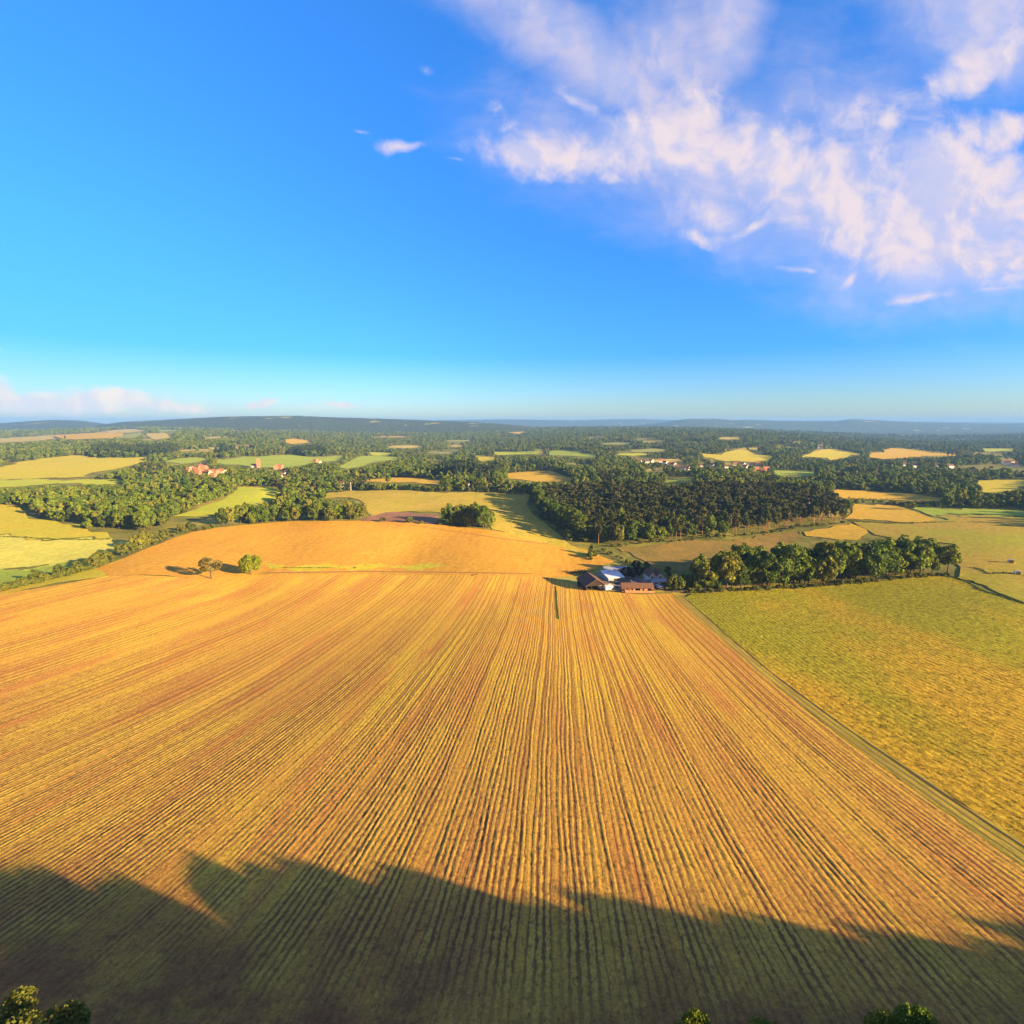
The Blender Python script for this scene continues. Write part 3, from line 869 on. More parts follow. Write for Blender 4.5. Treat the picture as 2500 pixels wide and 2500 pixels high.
def trunk_verts(seed, h0, ht, r0, limbs=4, reach=2.0):
    r_ = random.Random(seed)
    V, F = [], []

    def add(p, q):
        o = len(V)
        v, f = tube(p, q)
        V.extend(v)
        F.extend([tuple(i + o for i in g) for g in f])
    top = h0 + (ht - h0) * 0.55
    ox, oy = r_.uniform(-.3, .3), r_.uniform(-.3, .3)
    add([(0, 0, -0.6), (0, 0, 0.4), (ox * .4, oy * .4, h0 * .6), (ox, oy, h0 + .4), (ox * 1.5, oy, top)], [r0 * 1.5, r0 * 1.1, r0 * .9, r0 * .7, r0 * .2])
    for i in range(limbs):
        a_ = 6.28 * i / limbs + r_.uniform(-.4, .4)
        z0 = h0 * r_.uniform(.75, 1.1)
        rr_ = reach * r_.uniform(.8, 1.2)
        add([(ox * .8, oy * .8, z0), (math.cos(a_) * rr_ * .5, math.sin(a_) * rr_ * .5, z0 + (top - z0) * .45), (math.cos(a_) * rr_, math.sin(a_) * rr_, z0 + (top - z0) * .9)],
            [r0 * .5, r0 * .35, r0 * .1])
    return V, F


class TreeKind:
    """a tree with a trunk and a crown; the first stands where it is first placed, the rest are copies"""
    def __init__(self, name, seed, ht, h0, rad, nl, leaves, size, mat, bark='bark', shape='round', r0=0.35, limbs=4):
        self.name, self.ht = name, ht
        v, f = crown_verts(seed, h0, ht, rad, nl, leaves, size, shape)
        self.crown = mesh_from('crown', v, f, M[mat])
        v, f = trunk_verts(seed, h0 + (ht - h0) * .22, ht, r0, limbs, rad * .5)
        self.trunk = mesh_from('trunk', v, f, M[bark], True)
        self.proto = None

    def true_top(self):
        self.ht = max(v.co.z for v in self.crown.vertices)
        return self

    def place(self, p, s, rz, label, cat, group=None, mat=None):
        o = bpy.data.objects.new(self.name, None)
        C.objects.link(o)
        o.empty_display_size = 1
        link('crown', self.crown, o)
        link('trunk', self.trunk, o)
        o.location = p
        o.rotation_euler = (0, 0, rz)
        o.scale = s if hasattr(s, '__len__') else (s, s, s)
        tag(o, label, cat, group)
        return o


BROAD = [TreeKind('broadleaf_tree', 20 + i, ht, h0, rad, nl, 1500, 0.62, 'leaf' if i % 3 else 'leaf_dark') for i, (ht, h0, rad, nl) in
         enumerate(((16, 1.0, 5.6, 24), (18, 1.2, 5.2, 26), (14, .8, 5.6, 22), (17, 1.2, 6.2, 30), (19, 1.6, 5.0, 26), (15, 1.0, 4.8, 20)))]
PINE = [TreeKind('pine_tree', 40 + i, ht, h0, rad, nl, 1000, 0.55, 'needle', 'pine_bark', 'flat', .3, 3) for i, (ht, h0, rad, nl) in
        enumerate(((20, 4, 3.8, 18), (22, 5.5, 3.6, 18), (19, 3.5, 4.0, 18)))]
BUSH = [TreeKind('shrub', 60 + i, ht, .3, rad, nl, 700, 0.42, 'leaf_hedge', 'bark', 'bush', .12, 3) for i, (ht, rad, nl) in
        enumerate(((4.2, 3.0, 12), (5.2, 2.8, 12), (3.2, 2.6, 10)))]
HTREE = [TreeKind('hedgerow_tree', 70 + i, ht, 1.0, rad, nl, 1200, 0.5, 'leaf_hedge') for i, (ht, rad, nl) in enumerate(((9, 4.2, 16), (10.5, 4.0, 18), (8, 3.8, 14)))]

# the two lone trees between the striped field and the hill field
lone = TreeKind('oak_tree', 81, 15, 4.0, 6.6, 24, 1500, 0.52, 'leaf_olive', r0=.45, limbs=5)
lime = TreeKind('lime_tree', 82, 13.6, 1.2, 6.9, 34, 3200, 0.52, 'leaf_lime', r0=.5)
lone.place(at3(516, 1413), 1.0, 0.4, 'thin olive-leaved tree with a bare pale trunk at the field edge', 'tree', 'lone trees at the field edge')
lime.place(at3(612, 1402), (1, 1, 1), 1.1, 'round bright lime-green tree standing alone at the field edge', 'tree', 'lone trees at the field edge')

STUFF = []       # x, y, scale, kind for the far woodland


def spots(wpoly, sp, seed, jit=0.42):
    r_ = np.random.default_rng(seed)
    wp = np.asarray(wpoly)
    lo, hi = wp.min(0), wp.max(0)
    X, Y = np.meshgrid(np.arange(lo[0], hi[0] + sp, sp), np.arange(lo[1], hi[1] + sp, sp * .87))
    X[1::2] += sp / 2
    X = X + r_.uniform(-jit, jit, X.shape) * sp
    Y = Y + r_.uniform(-jit, jit, Y.shape) * sp
    k = inside(X, Y, wp)
    P = np.stack([X[k], Y[k]], -1)
    return P[np.argsort(np.hypot(P[:, 0], P[:, 1]))]


WOODS = []
rt = random.Random(5)


def wood(pix, sp, seed, kinds, n_ind, label, cat, group, smin=.85, smax=1.15, stuff_kind=0, label2=None):
    wp = np.array(ground_poly(pix, 10, .25))
    WOODS.append(wp)
    P = spots(wp, sp, seed)
    print(group, len(P))
    for i, (x, y) in enumerate(P):
        s = rt.uniform(smin, smax)
        if i < n_ind:
            k = rt.choice(kinds)
            k.place((x, y, h1(x, y) - .2), (s * rt.uniform(.92, 1.08), s * rt.uniform(.92, 1.08), s), rt.uniform(0, 6.28), label, cat, group)
        else:
            STUFF.append((x, y, s, stuff_kind))


# right clump in front of the meadow
wood([(1690, 1440), (1760, 1443), (1850, 1435), (2000, 1428), (2150, 1414), (2240, 1404), (2325, 1402), (2322, 1392), (2250, 1388), (2100, 1390), (1950, 1400), (1800, 1412), (1720, 1425)],
     6.8, 1, BROAD, 100, 'tree of the long round-crowned grove at the top of the yellow-green field', 'tree', 'grove above the bean field', .85, 1.45)
# clump in the middle, belt to its left
wood([(1078, 1281), (1120, 1286), (1192, 1291), (1200, 1284), (1150, 1274), (1085, 1272)], 6.3, 2, BROAD, 20,
     'tree of the dark round clump behind the orange hill field', 'tree', 'clump behind the hill field', .95, 1.3)
wood([(530, 1286), (600, 1281), (700, 1273), (800, 1271), (890, 1272), (893, 1262), (800, 1262), (700, 1264), (640, 1266), (560, 1274), (520, 1279)], 8.6, 3, BROAD, 60,
     'tree of the belt along the back edge of the orange hill field', 'tree', 'tree belt behind the hill field', .85, 1.1)
# left wood
wood([(85, 1232), (140, 1262), (200, 1279), (275, 1290), (345, 1303), (400, 1290), (438, 1258), (500, 1232), (565, 1210), (560, 1196), (400, 1200), (250, 1210), (130, 1222)],
     10.5, 4, BROAD, 32, 'tree at the near edge of the big wood on the left', 'tree', 'big wood on the left', .8, 1.1)
wood([(-200, 1236), (0, 1234), (100, 1236), (118, 1224), (0, 1216), (-200, 1218)], 10, 6, BROAD, 14, 'tree in the row behind the yellow pasture at the left edge', 'tree', 'tree row at the left edge')
# pine wood on the right
wood([(1310, 1240), (1330, 1262), (1390, 1275), (1425, 1282), (1440, 1318), (1470, 1330), (1505, 1333), (1560, 1323), (1650, 1316), (1760, 1308), (1880, 1298), (1960, 1282), (2060, 1272), (2072, 1250), (2050, 1228),
      (1900, 1205), (1700, 1203), (1500, 1205), (1320, 1212)],
     8.2, 5, PINE + PINE + PINE + BROAD[:5], 150, 'tall tree of the dark pine wood behind the farm', 'tree', 'dark pine wood', .85, 1.12, stuff_kind=7)


def along(pix, n, kinds, label, cat, group, smin=.8, smax=1.2, jit=2.0, closed=False):
    seg = [at(*p) for p in pix]
    d = [0]
    for a_, b_ in zip(seg, seg[1:]):
        d.append(d[-1] + math.hypot(b_[0] - a_[0], b_[1] - a_[1]))
    for i in range(n):
        t = (i + rt.uniform(.2, .8)) / n * d[-1]
        j = max(k for k in range(len(d) - 1) if d[k] <= t)
        f = (t - d[j]) / (d[j + 1] - d[j] + 1e-6)
        x = seg[j][0] + (seg[j + 1][0] - seg[j][0]) * f + rt.uniform(-jit, jit)
        y = seg[j][1] + (seg[j + 1][1] - seg[j][1]) * f + rt.uniform(-jit, jit)
        s = rt.uniform(smin, smax)
        rt.choice(kinds).place((x, y, h1(x, y) - .15), (s * rt.uniform(.9, 1.15), s * rt.uniform(.9, 1.15), s), rt.uniform(0, 6.28), label, cat, group)


HP = [(-120, 1468), (0, 1445), (70, 1428), (130, 1413), (190, 1399), (235, 1385), (275, 1368)]
along(HP, 34, BUSH, 'leafy shrub in the yellow-green hedge at the left of the striped field', 'shrub', 'hedge left of the striped field', .85, 1.25, 1.2)
along([(60, 1424), (190, 1396), (235, 1380)], 4, HTREE, 'small sunlit tree standing in the left hedge', 'tree', 'small trees in the left hedge', .7, .95, 1.0)
along([(215, 1392), (245, 1384), (262, 1375)], 3, HTREE, 'light green tree at the bend of the left hedge', 'tree', 'trees at the hedge bend', 1.0, 1.2, .8)
along([(285, 1360), (320, 1350), (350, 1338), (385, 1328), (410, 1314)], 9, HTREE + BROAD[2:3], 'yellow-green tree between the left wood and the orange hill field', 'tree', 'trees beside the hill field', .8, 1.1, 2.0)
along([(420, 1310), (450, 1300), (490, 1294), (530, 1288)], 10, BUSH + HTREE, 'shrubby tree lining the left edge of the orange hill field', 'tree', 'shrubby edge of the hill field', .8, 1.1, 1.5)
for (px, py, s), lb in zip(((935, 1274, 1.25), (1000, 1276, 1.35), (1027, 1279, .95), (1072, 1281, 1.1)),
                           ('round bush standing alone before the ploughed strip', 'upright bush on the crest left of a smaller round bush', 'low round bush left of the dark tree clump on the crest', 'bush touching the left foot of the dark tree clump')):
    p = at3(px, py)
    BUSH[1 if px == 1000 else 0].place(p, s, px, lb, 'bush', 'bushes on the crest')
along([(1318, 1262), (1360, 1285), (1400, 1306), (1425, 1328)], 16, BUSH + HTREE[:1], 'dark shrub on the shaded left edge of the pine wood', 'shrub', 'shrubs left of the pine wood', .9, 1.5, 3)
along([(1470, 1332), (1510, 1334), (1570, 1325), (1660, 1319), (1770, 1311), (1890, 1300), (1960, 1287), (2055, 1276)], 30, BUSH, 'low shrub along the sunny foot of the pine wood', 'shrub', 'shrubs at the foot of the pine wood', .6, 1.1, 3)
along([(1690, 1447), (1800, 1444), (1900, 1438), (2020, 1430), (2160, 1416), (2320, 1404)], 34, BUSH, 'low shrub at the front of the grove above the yellow-green field', 'shrub', 'shrubs before the grove', .5, .95, 2)
# trees beside the farm
HTREE[1].place(at3(1640, 1441), .95, 1, 'slender pale tree right of the stable block', 'tree')
BROAD[2].place(at3(1708, 1440), .82, 2, 'bushy round tree between the farm and the grove', 'tree')
HTREE[0].place(at3(1672, 1437), 1.0, 3, 'small dark tree squeezed between two bushier trees beside the farm', 'tree')
BROAD[0].place(at3(1745, 1440), .55, 3, 'low tree just left of the long grove', 'tree')
along([(1622, 1440), (1680, 1446), (1740, 1446)], 8, BUSH, 'knee-high shrub under the trees right of the farm', 'shrub', 'shrubs right of the farm', .4, .7, 1.5)
copper = TreeKind('copper_tree', 91, 8.5, .8, 4.0, 16, 1300, 0.42, 'copper')
for (px, py, s), lb in zip(((1527, 1410, .9), (1543, 1412, 1.0), (1560, 1408, .85), (1552, 1392, .9)),
                           ('dark copper tree next to the pale flat-roofed shed', 'dark copper tree in the middle of the farmyard', 'dark copper tree beside the white farmhouse', 'dark copper tree behind the others in the farmyard')):
    copper.place(at3(px, py), s, px, lb, 'tree', 'dark trees in the farmyard')
along([(1575, 1398), (1600, 1396), (1630, 1402), (1640, 1418), (1620, 1430)], 8, BUSH + HTREE[:1] + [BROAD[0]], 'dark tree crowding behind the white farmhouse', 'tree', 'trees around the farmhouse', .45, .7, 1.5)
along([(1470, 1345), (1520, 1366), (1560, 1388)], 9, BUSH, 'shrub of the dark hedge running from the pine wood to the farm', 'shrub', 'hedge from wood to farm', .5, .8, 1)


tallb = [TreeKind('broadleaf_tree', 95 + i, 21, 1.0, 5.2, 26, 1500, 0.62, 'leaf_dark') for i in range(2)]
along([(1302, 1215), (1316, 1240), (1334, 1264), (1362, 1282), (1398, 1300), (1430, 1318)], 26, tallb, 'tall dark tree on the shaded left edge of the pine wood', 'tree', 'left edge of the pine wood', 1.05, 1.35, 3)
along([(1650, 1440), (1690, 1440), (1730, 1438)], 6, [HTREE[1], BROAD[2], BROAD[5]], 'bushy green tree close to the right of the farm', 'tree', 'green trees right of the farm', .6, .9, 3)


def hedge(pix, w, hgt, label, n=None, mat='leaf', seed=1, dens=9):
    seg = np.array(ground_poly(list(pix) + list(pix)[::-1][1:-1], 8))[:None]
    pts = [at(*pix[0])]
    for a_, b_ in zip(pix, pix[1:]):
        k = max(2, int(math.hypot(b_[0] - a_[0], b_[1] - a_[1]) / 8))
        pts += [at(a_[0] + (b_[0] - a_[0]) * i / k, a_[1] + (b_[1] - a_[1]) * i / k) for i in range(1, k + 1)]
    pts = np.array(pts)
    d = np.concatenate([[0], np.cumsum(np.hypot(*(pts[1:] - pts[:-1]).T))])
    r_ = np.random.default_rng(seed)
    n = int(d[-1] * dens)
    t = r_.uniform(0, d[-1], n)
    x, y = np.interp(t, d, pts[:, 0]), np.interp(t, d, pts[:, 1])
    amp = 0.65 + 0.35 * np.sin(t * .35 + seed) * np.sin(t * .13) + 0.2 * np.sin(t * 1.1)
    a_ = r_.uniform(0, np.pi, n)
    rad = r_.uniform(.6, 1, n)
    dirx = np.gradient(pts[:, 0], d + np.arange(len(d)) * 1e-6)
    diry = np.gradient(pts[:, 1], d + np.arange(len(d)) * 1e-6)
    tx, ty = np.interp(t, d, dirx), np.interp(t, d, diry)
    nx, ny = ty, -tx
    ox, oz = np.cos(a_) * rad * w * .5, np.sin(a_) * rad * hgt * amp
    mid = pts[len(pts) // 2]
    base = Vector((mid[0], mid[1], h1(*mid)))
    P = np.stack([x + nx * ox, y + ny * ox, H(x, y) + oz], -1) - np.array(base)
    Nn = unit(np.stack([nx * np.cos(a_), ny * np.cos(a_), np.sin(a_)], -1) + .6 * r_.normal(size=(n, 3)))
    v, f = quads(P, Nn, 0.42, r_)
    o = link('hedge', mesh_from('hedge', v, f, M[mat]))
    o.location = base
    return tag(o, label, 'hedge')


hedge(r4([(745, 655), (900, 668), (1100, 680), (1300, 690), (1460, 700)]), 3.5, 4.0, 'ragged dark hedge below the orange strip on the right', seed=2, dens=16, mat='leaf_dark')
hedge(r4([(740, 804), (900, 816), (1100, 822), (1300, 818), (1460, 812)]), 1.2, 1.6, 'thin straight hedge under the golden stubble on the right', seed=3, dens=8, mat='leaf_dark')
hedge([(2318, 1406), (2360, 1420), (2395, 1441), (2440, 1455), (2500, 1474), (2580, 1500)], 0.9, 0.6, 'low dark ditch hedge running off to the right edge', seed=4, dens=11, mat='leaf_dark')
hedge(r1([(-100, 908), (0, 912), (200, 922), (400, 932), (600, 934), (740, 930)]), 1.6, 1.5, 'low hedge dividing the golden pasture from the pale crop', seed=5, dens=9, mat='leaf_dark')
hedge([(2370, 1385), (2395, 1391), (2415, 1402), (2450, 1399), (2478, 1402), (2520, 1408)], 1.2, .9, 'scrubby low hedge beside the two field shelters', seed=6, dens=8, mat='leaf_dark')
hedge([(690, 1386), (740, 1387), (812, 1387)], .9, .5, 'dark leafy strip standing in for a shadow line at the foot of the hill field', seed=8, dens=8, mat='leaf_dark')  # dark leaves laid where only a shadow line falls
hedge([(1357, 1432), (1359, 1460), (1362, 1500), (1364, 1512)],   .3, .2, 'thin dark leafy line in the striped field', seed=9, dens=10, mat='leaf_dark')  # narrow line of dark leaves along the rows
BUSH[2].place(at3(866, 1388), .35, 0, 'tiny dark bush alone in the hill field stubble', 'bush')

# trees of the wood edge under the viewer: they throw the big shadow
NEARB = [TreeKind('edge_tree', 101 + i, ht, .6, rad, nl, 14000, 0.17, 'leaf_hedge' if i == 0 else 'leaf', r0=.3) for i, (ht, rad, nl) in enumerate(((11, 4.4, 26), (11, 4.2, 40)))]
for k_ in NEARB:
    k_.true_top()


def near_tree(px, py, Y, kind, rad, label, rot):
    """crown top seen at a pixel, Y metres ahead"""
    x, y, z = raydir(px, py)
    t = Y / y
    X, top = x * t, CAMZ + z * t
    g = h1(X, Y)
    s = (top - g) / kind.ht * .97
    kind.place((X, Y, g), (rad / 4.3, rad / 4.3, s), rot, label, 'tree', 'wood edge below the viewer')


near_tree(D2P(26), D2P(1895), 34, NEARB[0], 3.9, 'sunlit yellow-green crown in the bottom left corner', .3)
near_tree(D2P(1742), D2P(1912), 33.5, NEARB[1], 2.5, 'dark green crown with sunlit tips near the bottom right corner', 1.0)
near_tree(D2P(1322), D2P(1919), 33, NEARB[1], 2.2, 'crown top poking up at the bottom edge right of centre', 2.0)
near_tree(D2P(1690), D2P(1922), 33.5, NEARB[1], 2.3, 'lower dark crown left of the sunlit one at the bottom right', 2.6)
near_tree(D2P(1455), D2P(1928), 33, NEARB[1], 2.2, 'faint crown tip between its neighbours at the bottom edge', 3.3)

SHADOW = [(270, 1728), (300, 1742), (335, 1752), (375, 1765), (415, 1775), (-260, 1650), (-140, 1640), (-60, 1632), (0, 1638), (50, 1650), (95, 1664), (130, 1658), (165, 1664), (200, 1690), (235, 1708), (305, 1615), (330, 1640), (360, 1626), (420, 1632), (475, 1622), (530, 1636), (590, 1648), (640, 1646), (700, 1648),
          (750, 1668), (800, 1688), (850, 1706), (895, 1712), (935, 1676), (1000, 1686), (1070, 1692), (1140, 1702), (1210, 1714), (1290, 1726), (1370, 1740), (1450, 1752), (1530, 1764),
          (1610, 1778), (1690, 1786), (1740, 1752), (1800, 1752), (1870, 1752), (1932, 1754), (2020, 1756), (2120, 1756)]
YS = 13.0
for i, (px, py) in enumerate(SHADOW):
    T = at3(D2P(px), D2P(py + (-4 if 290 < px < 760 and py < 1680 else 0)))
    s = (T.y - YS) / (-SUNV.y)
    X, top = T.x + SUNV.x * s, T.z + SUNV.z * s
    g = h1(X, YS)
    NEARB[1].place((X, YS, g), (1.35, 1.0, max(.3, (top - g) / NEARB[1].ht * .96)), i * 1.7, 'tree of the wood edge whose shadow falls across the striped field', 'tree', 'wood edge below the viewer')
print('objects so far', len(bpy.data.objects))
#--PART3--
# ------------------------------------------------------------------ buildings
M['white_wall'] = plain('white_render', (0.78, 0.75, 0.70), 0.8, 0.08, 0.6)
M['cream_wall'] = plain('cream_render', (0.70, 0.58, 0.42), 0.8, 0.1, 0.6)
M['brick_wall'] = plain('orange_brick', (0.46, 0.20, 0.11), 0.9, 0.25, 1.5)
M['tile_roof'] = plain('clay_tiles', (0.40, 0.17, 0.09), 0.85, 0.3, 1.2)
M['brown_roof'] = plain('brown_tiles', (0.16, 0.085, 0.055), 0.85, 0.3, 1.2)
M['slate_roof'] = plain('slate', (0.10, 0.09, 0.10), 0.7, 0.3, 1.2)
M['barn_roof'] = plain('rusted_sheet_roof', (0.13, 0.075, 0.05), 0.8, 0.3, 0.9)
M['dark_timber'] = plain('dark_boards', (0.035, 0.026, 0.022), 0.9, 0.35, 2.0)
M['timber'] = plain('orange_timber', (0.50, 0.25, 0.12), 0.85, 0.3, 1.6)
M['white_metal'] = plain('white_sheet_metal', (0.80, 0.80, 0.84), 0.4, 0.05, 0.4, spec=0.5)
M['grey_metal'] = plain('grey_sheet_metal', (0.34, 0.35, 0.38), 0.5, 0.15, 0.5, spec=0.5)
M['glass'] = plain('dark_glass', (0.03, 0.035, 0.045), 0.15, 0.1, 1.0, spec=0.6)
M['rubber'] = plain('black_rubber', (0.02, 0.02, 0.02), 0.8, 0.1, 2.0)
M['paint_blue'] = plain('pale_blue_paint', (0.45, 0.52, 0.62), 0.35, 0.05, 0.5, spec=0.5)
M['paint_dark'] = plain('dark_paint', (0.03, 0.035, 0.05), 0.35, 0.05, 0.5, spec=0.5)
M['old_wood'] = plain('weathered_wood', (0.20, 0.14, 0.09), 0.9, 0.3, 3.0)
M['dark_wood'] = plain('dark_scrap', (0.06, 0.04, 0.025), 0.9, 0.4, 3.0)
M['straw'] = plain('straw', (0.62, 0.44, 0.2), 0.95, 0.2, 4.0)


class MB:
    """collects boxes and prisms into one mesh"""
    def __init__(self):
        self.v, self.f = [], []

    def add(self, v, f):
        o = len(self.v)
        self.v += [tuple(p) for p in v]
        self.f += [tuple(i + o for i in g) for g in f]
        return self

    def box(self, x0, x1, y0, y1, z0, z1):
        return self.add([(x, y, z) for z in (z0, z1) for x, y in ((x0, y0), (x1, y0), (x1, y1), (x0, y1))],
                        [(3, 2, 1, 0), (4, 5, 6, 7), (0, 1, 5, 4), (1, 2, 6, 5), (2, 3, 7, 6), (3, 0, 4, 7)])

    def prism(self, prof, y0, y1, axis='y'):
        """closed outline in x-z swept along y (or outline in y-z swept along x)"""
        n = len(prof)
        if axis == 'y':
            v = [(a, y0, b) for a, b in prof] + [(a, y1, b) for a, b in prof]
        else:
            v = [(y0, a, b) for a, b in prof] + [(y1, a, b) for a, b in prof]
        f = [tuple(range(n))[::-1], tuple(range(n, 2 * n))] + [(i, (i + 1) % n, n + (i + 1) % n, n + i) for i in range(n)]
        return self.add(v, f)

    def wheel(self, x0, x1, y, z, r, k=14):
        v = [(x, y + math.cos(6.2832 * i / k) * r, z + math.sin(6.2832 * i / k) * r) for x in (x0, x1) for i in range(k)]
        f = [tuple(range(k))[::-1], tuple(range(k, 2 * k))] + [(i, (i + 1) % k, k + (i + 1) % k, k + i) for i in range(k)]
        return self.add(v, f)

    def mesh(self, name, mat):
        me = bpy.data.meshes.new(name)
        me.from_pydata(self.v, [], self.f)
        bm = bmesh.new()
        bm.from_mesh(me)
        bmesh.ops.recalc_face_normals(bm, faces=bm.faces)
        bm.to_mesh(me)
        bm.free()
        me.materials.append(M[mat])
        return me

    def build(self, name, mat, parent=None):
        return link(name, self.mesh(name, mat), parent)


def empty(name, p, rz, label, cat, group=None):
    o = bpy.data.objects.new(name, None)
    C.objects.link(o)
    o.location = p
    o.rotation_euler = (0, 0, rz)
    return tag(o, label, cat, group)


def gable(w, d, e, r, t=.22, over=.4):
    """roof of two slabs: outline across x, ridge along y"""
    k = (r - e) / (w / 2)
    xo, zo = w / 2 + over, e - over * k
    return MB().prism([(-xo, zo), (0, r), (xo, zo), (xo, zo + t), (0, r + t * 1.15), (-xo, zo + t)], -d / 2 - over, d / 2 + over)


HOUSES = []
VBOX = []      # how far each house must stay in sight


def proj(x, y, z):
    z -= CAMZ
    d = y * math.cos(PITCH) - z * math.sin(PITCH)
    return 1250 + 1250 * x / d, 1250 - 1250 * (y * math.sin(PITCH) + z * math.cos(PITCH)) / d


class HouseKind:
    def __init__(self, w, d, e, r, wall, roof, chim=True):
        self.wall = MB().prism([(-w / 2, -1), (w / 2, -1), (w / 2, e), (0, r - .02), (-w / 2, e)], -d / 2, d / 2).mesh('wall', wall)
        self.roof = gable(w, d, e, r).mesh('roof', roof)
        self.chim = MB().box(-.5, .5, d / 2 - 1.6, d / 2 - .7, r - .9, r + 1.2).mesh('chimney', 'brick_wall') if chim else None
        self.win = []
        for y in (-d * .3, d * .3):
            for z in (1.0, e - 1.3):
                self.win.append(MB().box(w / 2 - .05, w / 2 + .04, y - .6, y + .6, z, z + 1.0).mesh('window', 'glass'))
        self.gwin = [MB().box(-.7, .7, -d / 2 - .04, -d / 2 + .05, z, z + 1.0).mesh('window', 'glass') for z in (1.0, e - 1.3)]

    def place(self, p, rz, s, label, group, cat='house', windows=False):
        o = empty('house', p, rz, label, cat, group)
        o.scale = (s, s, s)
        link('wall', self.wall, o)
        rf = link('roof', self.roof, o)
        if self.chim:
            link('chimney', self.chim, rf)
        if windows:
            for wm in self.win + self.gwin:
                link('window', wm, o)
        HOUSES.append((p[0], p[1], 8 * s))
        vx, vy = proj(p[0], p[1], p[2] + 2)
        VBOX.append(np.array([(vx - 8, vy - 10), (vx + 8, vy - 10), (vx + 7, vy), (vx - 7, vy)]))
        return o


HK = {'brick': HouseKind(8, 11, 5, 8.5, 'brick_wall', 'tile_roof'), 'white': HouseKind(8, 12, 5, 8.2, 'white_wall', 'brown_roof'),
      'cream': HouseKind(7.5, 10, 5, 8.4, 'cream_wall', 'tile_roof'), 'slate': HouseKind(8.5, 13, 5.2, 8.6, 'white_wall', 'slate_roof')}
rh = random.Random(9)


def houses(spec, group, s0=1.0):
    for (x, y, k, rot, lb) in spec:
        HK[k].place(at3(x, y), R(rot) + rh.uniform(-.2, .2), s0 * rh.uniform(.9, 1.12), lb, group, windows=True)


a420 = Rg(420, 1100, 6.44)
LV = [(260, 340, 'brick', 70), (310, 322, 'cream', 20), (400, 330, 'brick', 90), (430, 290, 'brick', 30), (480, 275, 'cream', 80), (520, 300, 'brick', 10), (410, 375, 'brick', 75),
      (470, 360, 'brick', 30), (530, 360, 'cream', 85), (570, 372, 'brick', 60), (620, 385, 'cream', 20), (680, 372, 'brick', 80), (740, 365, 'brick', 35), (800, 360, 'cream', 75), (650, 420, 'brick', 80)]
houses([(*a420([(x, y)])[0], k, r_, 'orange brick house in the tight village cluster behind the left wood' if k == 'brick' else 'paler house in the tight village cluster behind the left wood') for x, y, k, r_ in LV],
       'village houses behind the left wood')
houses([(*a420([(1290, 265)])[0], 'white', 80, 'white house left of the tall brick tower house'),
        (*a420([(1640, 290)])[0], 'brick', 20, 'orange brick house right of the tall tower house'),
        (*a420([(1700, 285)])[0], 'brick', 80, 'orange brick house farthest right on the village hillside'),
        (*a420([(1720, 420)])[0], 'cream', 75, 'pale yellow house among gardens below the tower house'),
        (*a420([(1780, 400)])[0], 'white', 30, 'small white house right of the pale yellow one')], 'scattered village houses')
r2p = lambda x, y: r2([(x, y)])[0]
houses([(*r2p(470, 408), 'brick', 80, 'brick house under the trees between two green fields'), (*r2p(500, 418), 'cream', 20, 'cream house beside a dark tree between two green fields'),
        (*r2p(462, 612), 'brick', 70, 'red-roofed house behind the tree belt, by a yellow field'), (*r2p(640, 575), 'white', 75, 'white house at the left end of the long dark hedge'),
        (*r2p(1488, 580), 'white', 70, 'pale house among trees at the right end of the long dark hedge'), (*r2p(1632, 590), 'brick', 80, 'red brick house tucked in the trees left of the pine wood')], 'houses along the lane')
a1500 = Rg(1500, 1080, 3.864)
RV = [(240, 185, 'cream', 60), (310, 195, 'white', 80), (350, 190, 'cream', 20), (440, 190, 'cream', 75), (480, 205, 'white', 30), (520, 222, 'white', 75), (560, 225, 'cream', 20),
      (590, 240, 'white', 80), (640, 262, 'white', 60), (690, 260, 'cream', 25), (820, 235, 'white', 75), (925, 232, 'white', 20), (1060, 245, 'white', 80), (1140, 225, 'cream', 70), (1210, 222, 'cream', 30),
      (1290, 215, 'white', 75), (1355, 218, 'cream', 70), (1240, 250, 'cream', 20), (1330, 275, 'brick', 80), (1390, 282, 'brick', 60), (1430, 270, 'brick', 85)]
for x, y, k, r_ in RV:
    HK[k].place(at3(*a1500([(x, y)])[0]), R(r_), rh.uniform(.95, 1.2), {'white': 'white house in the town beyond the pine wood', 'cream': 'cream house in the town beyond the pine wood',
                'brick': 'brick house at the right end of the town beyond the pine wood'}[k], 'town houses beyond the pine wood', windows=True)
r4p = lambda x, y: r4([(x, y)])[0]
HK['slate'].place(at3(*r4p(558, 322)), R(80), 1.5, 'white house alone on the brow of a far yellow field', None, windows=True)
for x, y in ((1790, 415), (1815, 425), (1840, 418), (1870, 440), (1350, 445), (1130, 440), (1200, 445), (1430, 448)):
    HK['white'].place(at3(*r4p(x, y)), R(rh.uniform(50, 100)), 1.1, 'white house showing through the trees near the right edge', 'white houses in the right-hand trees', windows=True)
HK['cream'].place(at3(*r4p(482, 700)), R(70), 1.15, 'pale house standing inside the right end of the pine wood', None, windows=True)

